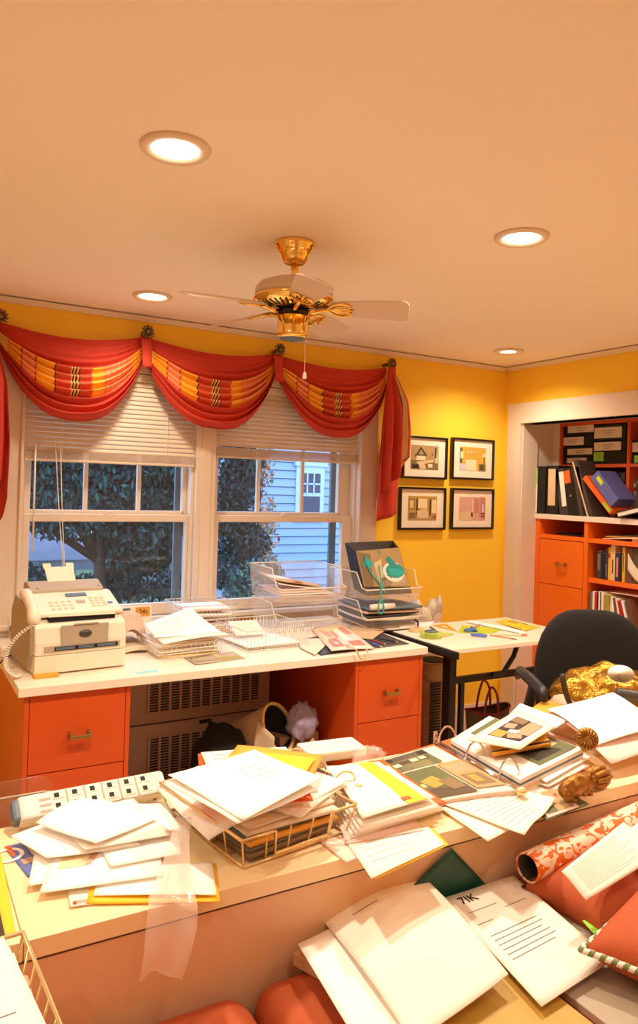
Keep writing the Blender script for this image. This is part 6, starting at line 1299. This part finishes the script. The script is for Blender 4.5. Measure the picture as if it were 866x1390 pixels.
# ================================================================== upholstered bench in front of the desk, covered with papers
t = thing('upholstered_bench', 'orange upholstered bench along the back of the wooden desk', 'bench', (1.1, .95, 0))
def slab(x0, x1, y0, y1, z0, z1): return MB().box(x0, x1, y0, y1, z0, z1)
build(slab(-.6, 2.6, .55, 1.305, .10, .40), 'base', 'cushion', t, bevel=.02, seg=3)
build(slab(.62, 2.6, .56, 1.30, .40, .585), 'seat_cushion', 'cushion', t, bevel=.05, seg=6, smooth=True)
build(slab(-.6, .61, .56, 1.30, .40, .585), 'seat_cushion', 'cushion', t, bevel=.05, seg=6, smooth=True)
for x in (-.5, 2.5):
    for y in (.62, 1.24): build(MB().lathe([(0, 0), (.018, 0), (.028, .10), (0, .10)], TR((x, y, 0)), 16), 'leg', 'bark', t, smooth=True)
BZ = .60
def pillow(label, c, w, d, h, rz, rx=0, ry=0, cord=None):
    T = TR(c, rx, ry, rz); mb = MB(); n = 24
    def f(u, v, s):
        x, y = 2*u-1, 2*v-1; e = max(0, (1-abs(x)**2.6))*max(0, (1-abs(y)**2.6)); pinch = 1-.10*(1-abs(x))**1*(abs(y)**3)-0
        return T@V((x*w/2*(1-.07*(1-abs(y)**2)*abs(x)**4*0-.06*(1-y*y)*abs(x)), y*d/2*(1-.06*(1-x*x)*abs(y)), s*h/2*e**.45))
    for s in (1, -1):
        o_ = len(mb.v); mb.v += [f(i/n, j/n, s) for j in range(n+1) for i in range(n+1)]
        for j in range(n):
            for i in range(n): k = o_+j*(n+1)+i; mb.f.append((k, k+1, k+n+2, k+n+1)); mb.m.append(0)
    o = build(mb, 'throw_pillow', 'cushion', smooth=True); tag(o, label, 'cushion', None)
    if cord:
        per = [f(i/n, 0, 0) for i in range(n)]+[f(1, j/n, 0) for j in range(n)]+[f(1-i/n, 1, 0) for i in range(n)]+[f(0, 1-j/n, 0) for j in range(n)]
        L_ = len(per); pts = []; sub = 6
        per2 = [per[i].lerp(per[(i+1) % L_], k/sub) for i in range(L_) for k in range(sub)]
        c2 = MB(); c2.tube(per2, .0065, 8, closed=True)
        m_ = len(c2.m)
        for i in range(len(c2.f)): c2.m[i] = ((i//8+(i % 8)) // 5) % 2
        build(c2, 'twisted_cord', ['limesolid2', 'paperb'], o, smooth=True)
    return o
mat('limesolid2', (112, 128, 74), .7)
pillow('orange velvet cushion at the back, under the patterned paper roll', (1.52, 1.15, BZ+.025), .46, .25, .12, 8, 4)
ca, cb = pz(806, 1268, .665), pz(866, 1205, .665); ce = (cb-ca).normalized(); cn = V((ce.y, -ce.x, 0))
pillow('orange velvet cushion with a green and white cord edge, nearest at the right', ca+ce*.17+cn*.15+V((0, 0, -.005)), .46, .30, .12, math.degrees(math.atan2(ce.y, ce.x)), 0, 0, True)
# patterned roll of paper
a, b = py(716, 1178, 1.235), py(846, 1118, 1.27); r_ = .033; d_ = (b-a).normalized(); u_ = V((0, 0, 1)); u_ = (u_-d_*u_.dot(d_)).normalized(); w_ = d_.cross(u_)
T = basis(u_, w_, d_, a); ln = (b-a).length+.10
def roll_print():
    m = bpy.data.materials.new('roll_print'); m.use_nodes = True; nt = m.node_tree; bs = nt.nodes['Principled BSDF']; bs.inputs['Roughness'].default_value = .6
    tc = nt.nodes.new('ShaderNodeTexCoord'); mp = nt.nodes.new('ShaderNodeMapping'); mp.inputs['Scale'].default_value = (26, 60, 34); mp.inputs['Rotation'].default_value = (.3, .5, .2)
    nz = nt.nodes.new('ShaderNodeTexNoise'); nz.inputs['Scale'].default_value = 1; nz.inputs['Detail'].default_value = 1.5; nz.inputs['Distortion'].default_value = 1.2
    r = nt.nodes.new('ShaderNodeValToRGB'); r.color_ramp.interpolation = 'CONSTANT'; r.color_ramp.elements[0].color = (*lin((244, 222, 196)), 1); r.color_ramp.elements[1].position = .52; r.color_ramp.elements[1].color = (*lin((232, 112, 34)), 1)
    L = nt.links.new; L(tc.outputs['Object'], mp.inputs[0]); L(mp.outputs[0], nz.inputs['Vector']); L(nz.outputs['Fac'], r.inputs[0]); L(r.outputs[0], bs.inputs['Base Color']); MATS['roll_print'] = m
roll_print()
t = build(MB().lathe([(r_, 0), (r_, ln), (r_-.004, ln), (r_-.004, 0), (r_, 0)], T, 40), 'paper_roll', 'roll_print', smooth=False); tag(t, 'roll of white paper with an orange brush pattern lying against the desk back', 'paper roll')
build(MB().lathe([(r_-.0045, .002), (r_-.005, ln*.9)], T, 32, cap=False), 'dark_inside', 'bark', t, smooth=True)
# papers on the bench
iL, iT, iB, iR = pz(760, 1187, .728), pz(846, 1116, .76), pz(795, 1223, .700), pz(895, 1165, .725)
def bq(pts, zs): return [pz(x, y, BZ+z) for (x, y), z in zip(pts, zs)]
paper('white printed invoice lying over the cushion and paper roll at the right', [iL, iT, iR, iB], 'paperb', .004, 80, None, rows=rowsof(13, .12, .82, .1, .85, .005, 3), up=V((0, 0, 1)), lift=lambda u, v: .006*math.sin(3*v))
paper('second white page behind the invoice at the right edge, on the cushion', [pz(838, 1132, .69), pz(880, 1096, .695), pz(930, 1140, .695), pz(870, 1190, .685)], 'paper', .003, 81, None, rows=rowsof(9, .12, .82, .1, .85, .005, 7), up=V((0, 0, 1)))
gz = 1.29
o, P, N = paper('dark green glossy folder propped against the back of the desk, its corner pointing up', [py(613, 1151, 1.309), py(662, 1203, 1.307), py(622, 1262, 1.305), py(560, 1204, 1.307)], 'greencard', .001, 82, None, 'folder', 'folder', thick=.003, up=V((0, -1, .4)))
# supporting pile under the letters
for k, (lb, m, x0, x1, y0, y1, z0, z1) in enumerate([('thick brown binder under the letters on the bench', 'ph_gold', .82, 1.10, .88, 1.17, .586, .604), ('grey portfolio under the letters on the bench, right of the brown binder', 'faxgrey', 1.12, 1.33, .82, 1.25, .586, .603)]):
    o = build(MB().box(x0, x1, y0, y1, z0, z1), 'binder' if k == 0 else 'portfolio', m, bevel=.003); tag(o, lb, 'binder' if k == 0 else 'portfolio')
    build(MB().box(x0+.004, x1-.004, y0-.001, y1-.006, z0+.004, z1-.004), 'pages', 'paperb', o)
lt = [pz(602, 1219, .625), pz(697, 1189, .628), pz(830, 1304, .622), pz(735, 1368, .618)]
o, P, N = paper('typed letter with a black monogram at its head, lying on the bench', lt, 'paperb', .0012, 83, None, rows=[(.12, .5, .20, .005), (.55, .85, .26, .005), (.1, .3, .32, .005)]+rowsof(6, .44, .66, .12, .8, .006, 4), thick=.0015)
ex = (P(.6, .1)-P(.3, .1)).normalized(); ey = N.cross(ex)
text(o, '7IK', .034, P(.24, .085)+N*.0012, basis(ex, ey, N), 'inkd', 'monogram')
pp_ = [pz(438, 1250, .632), pz(572, 1190, .655), pz(690, 1322, .640), pz(560, 1420, .630)]
paper('large blank cream sheet bulging upward on the bench, left of the letter', pp_, 'paperb', .003, 84, None, lift=lambda u, v: .020*math.sin(math.pi*u)*(1-v)**1.5+.01*math.sin(math.pi*v), thick=.002, n=18, rows=[(.2, .45, .12, .006)])
paper('cream sheet underneath the bulging one, its left corner sticking out', [pz(404, 1283, .630), pz(490, 1240, .632), pz(640, 1350, .628), pz(500, 1440, .626)], 'paper', .002, 85, None, thick=.002)
o = build(MB().box(-.10, .10, -.05, .05, 0, .026, T=TR(pz(428, 1283, .60)+V((.05, -.03, -.013)), 0, 0, 20)), 'kraft_box', 'kraft', bevel=.002); tag(o, 'small brown kraft box under the left corner of the cream sheets', 'box')
o, P, N = paper('thin bright green card showing beside the letter on the orange cushion', [pz(790, 1250, .625), pz(800, 1248, .625), pz(836, 1282, .618), pz(824, 1288, .618)], 'limetag', .0005, 86, None, 'card', 'card')
# wire tray at the lower left, on a carton
t = build(MB().box(-.16, .20, .86, 1.20, .588, .77), 'archive_carton', 'kraft', bevel=.004); tag(t, 'kraft carton on the bench carrying the lower left wire tray', 'box')
build(MB().box(-.165, .205, .855, 1.205, .71, .775), 'lid', 'kraft', t, bevel=.004)
lc = V((.062, 1.045, .777))
TL = wire_tray('cream wire tray of papers at the lower left, in front of the desk corner', lc, .25, .26, .066, 3, .016, .0022, 7, 7, 'goldwire', False, rim=.0036)
stack(TL, .235, .245, .006, 7, ['lowest white bundle in the lower left wire tray', 'second white bundle in the lower left wire tray', 'third bundle, cream, in the lower left wire tray', 'fourth white bundle in the lower left wire tray', 'fifth white bundle in the lower left wire tray', 'sixth bundle, creamy, in the lower left wire tray', 'top white bundle above the rim of the lower left wire tray'], ['paper', 'paper', 'paperb', 'paper', 'paper', 'paperb', 'paper'], 91, 3, .006, .0115, .002, 'bundles in the lower left wire tray')
# ------------------------------------------------------------------ colour management
vs = SC.view_settings; vs.view_transform = 'Standard'; vs.look = 'None'; vs.gamma = 1; vs.use_curve_mapping = False; vs.exposure = .03
SC.display_settings.display_device = 'sRGB'
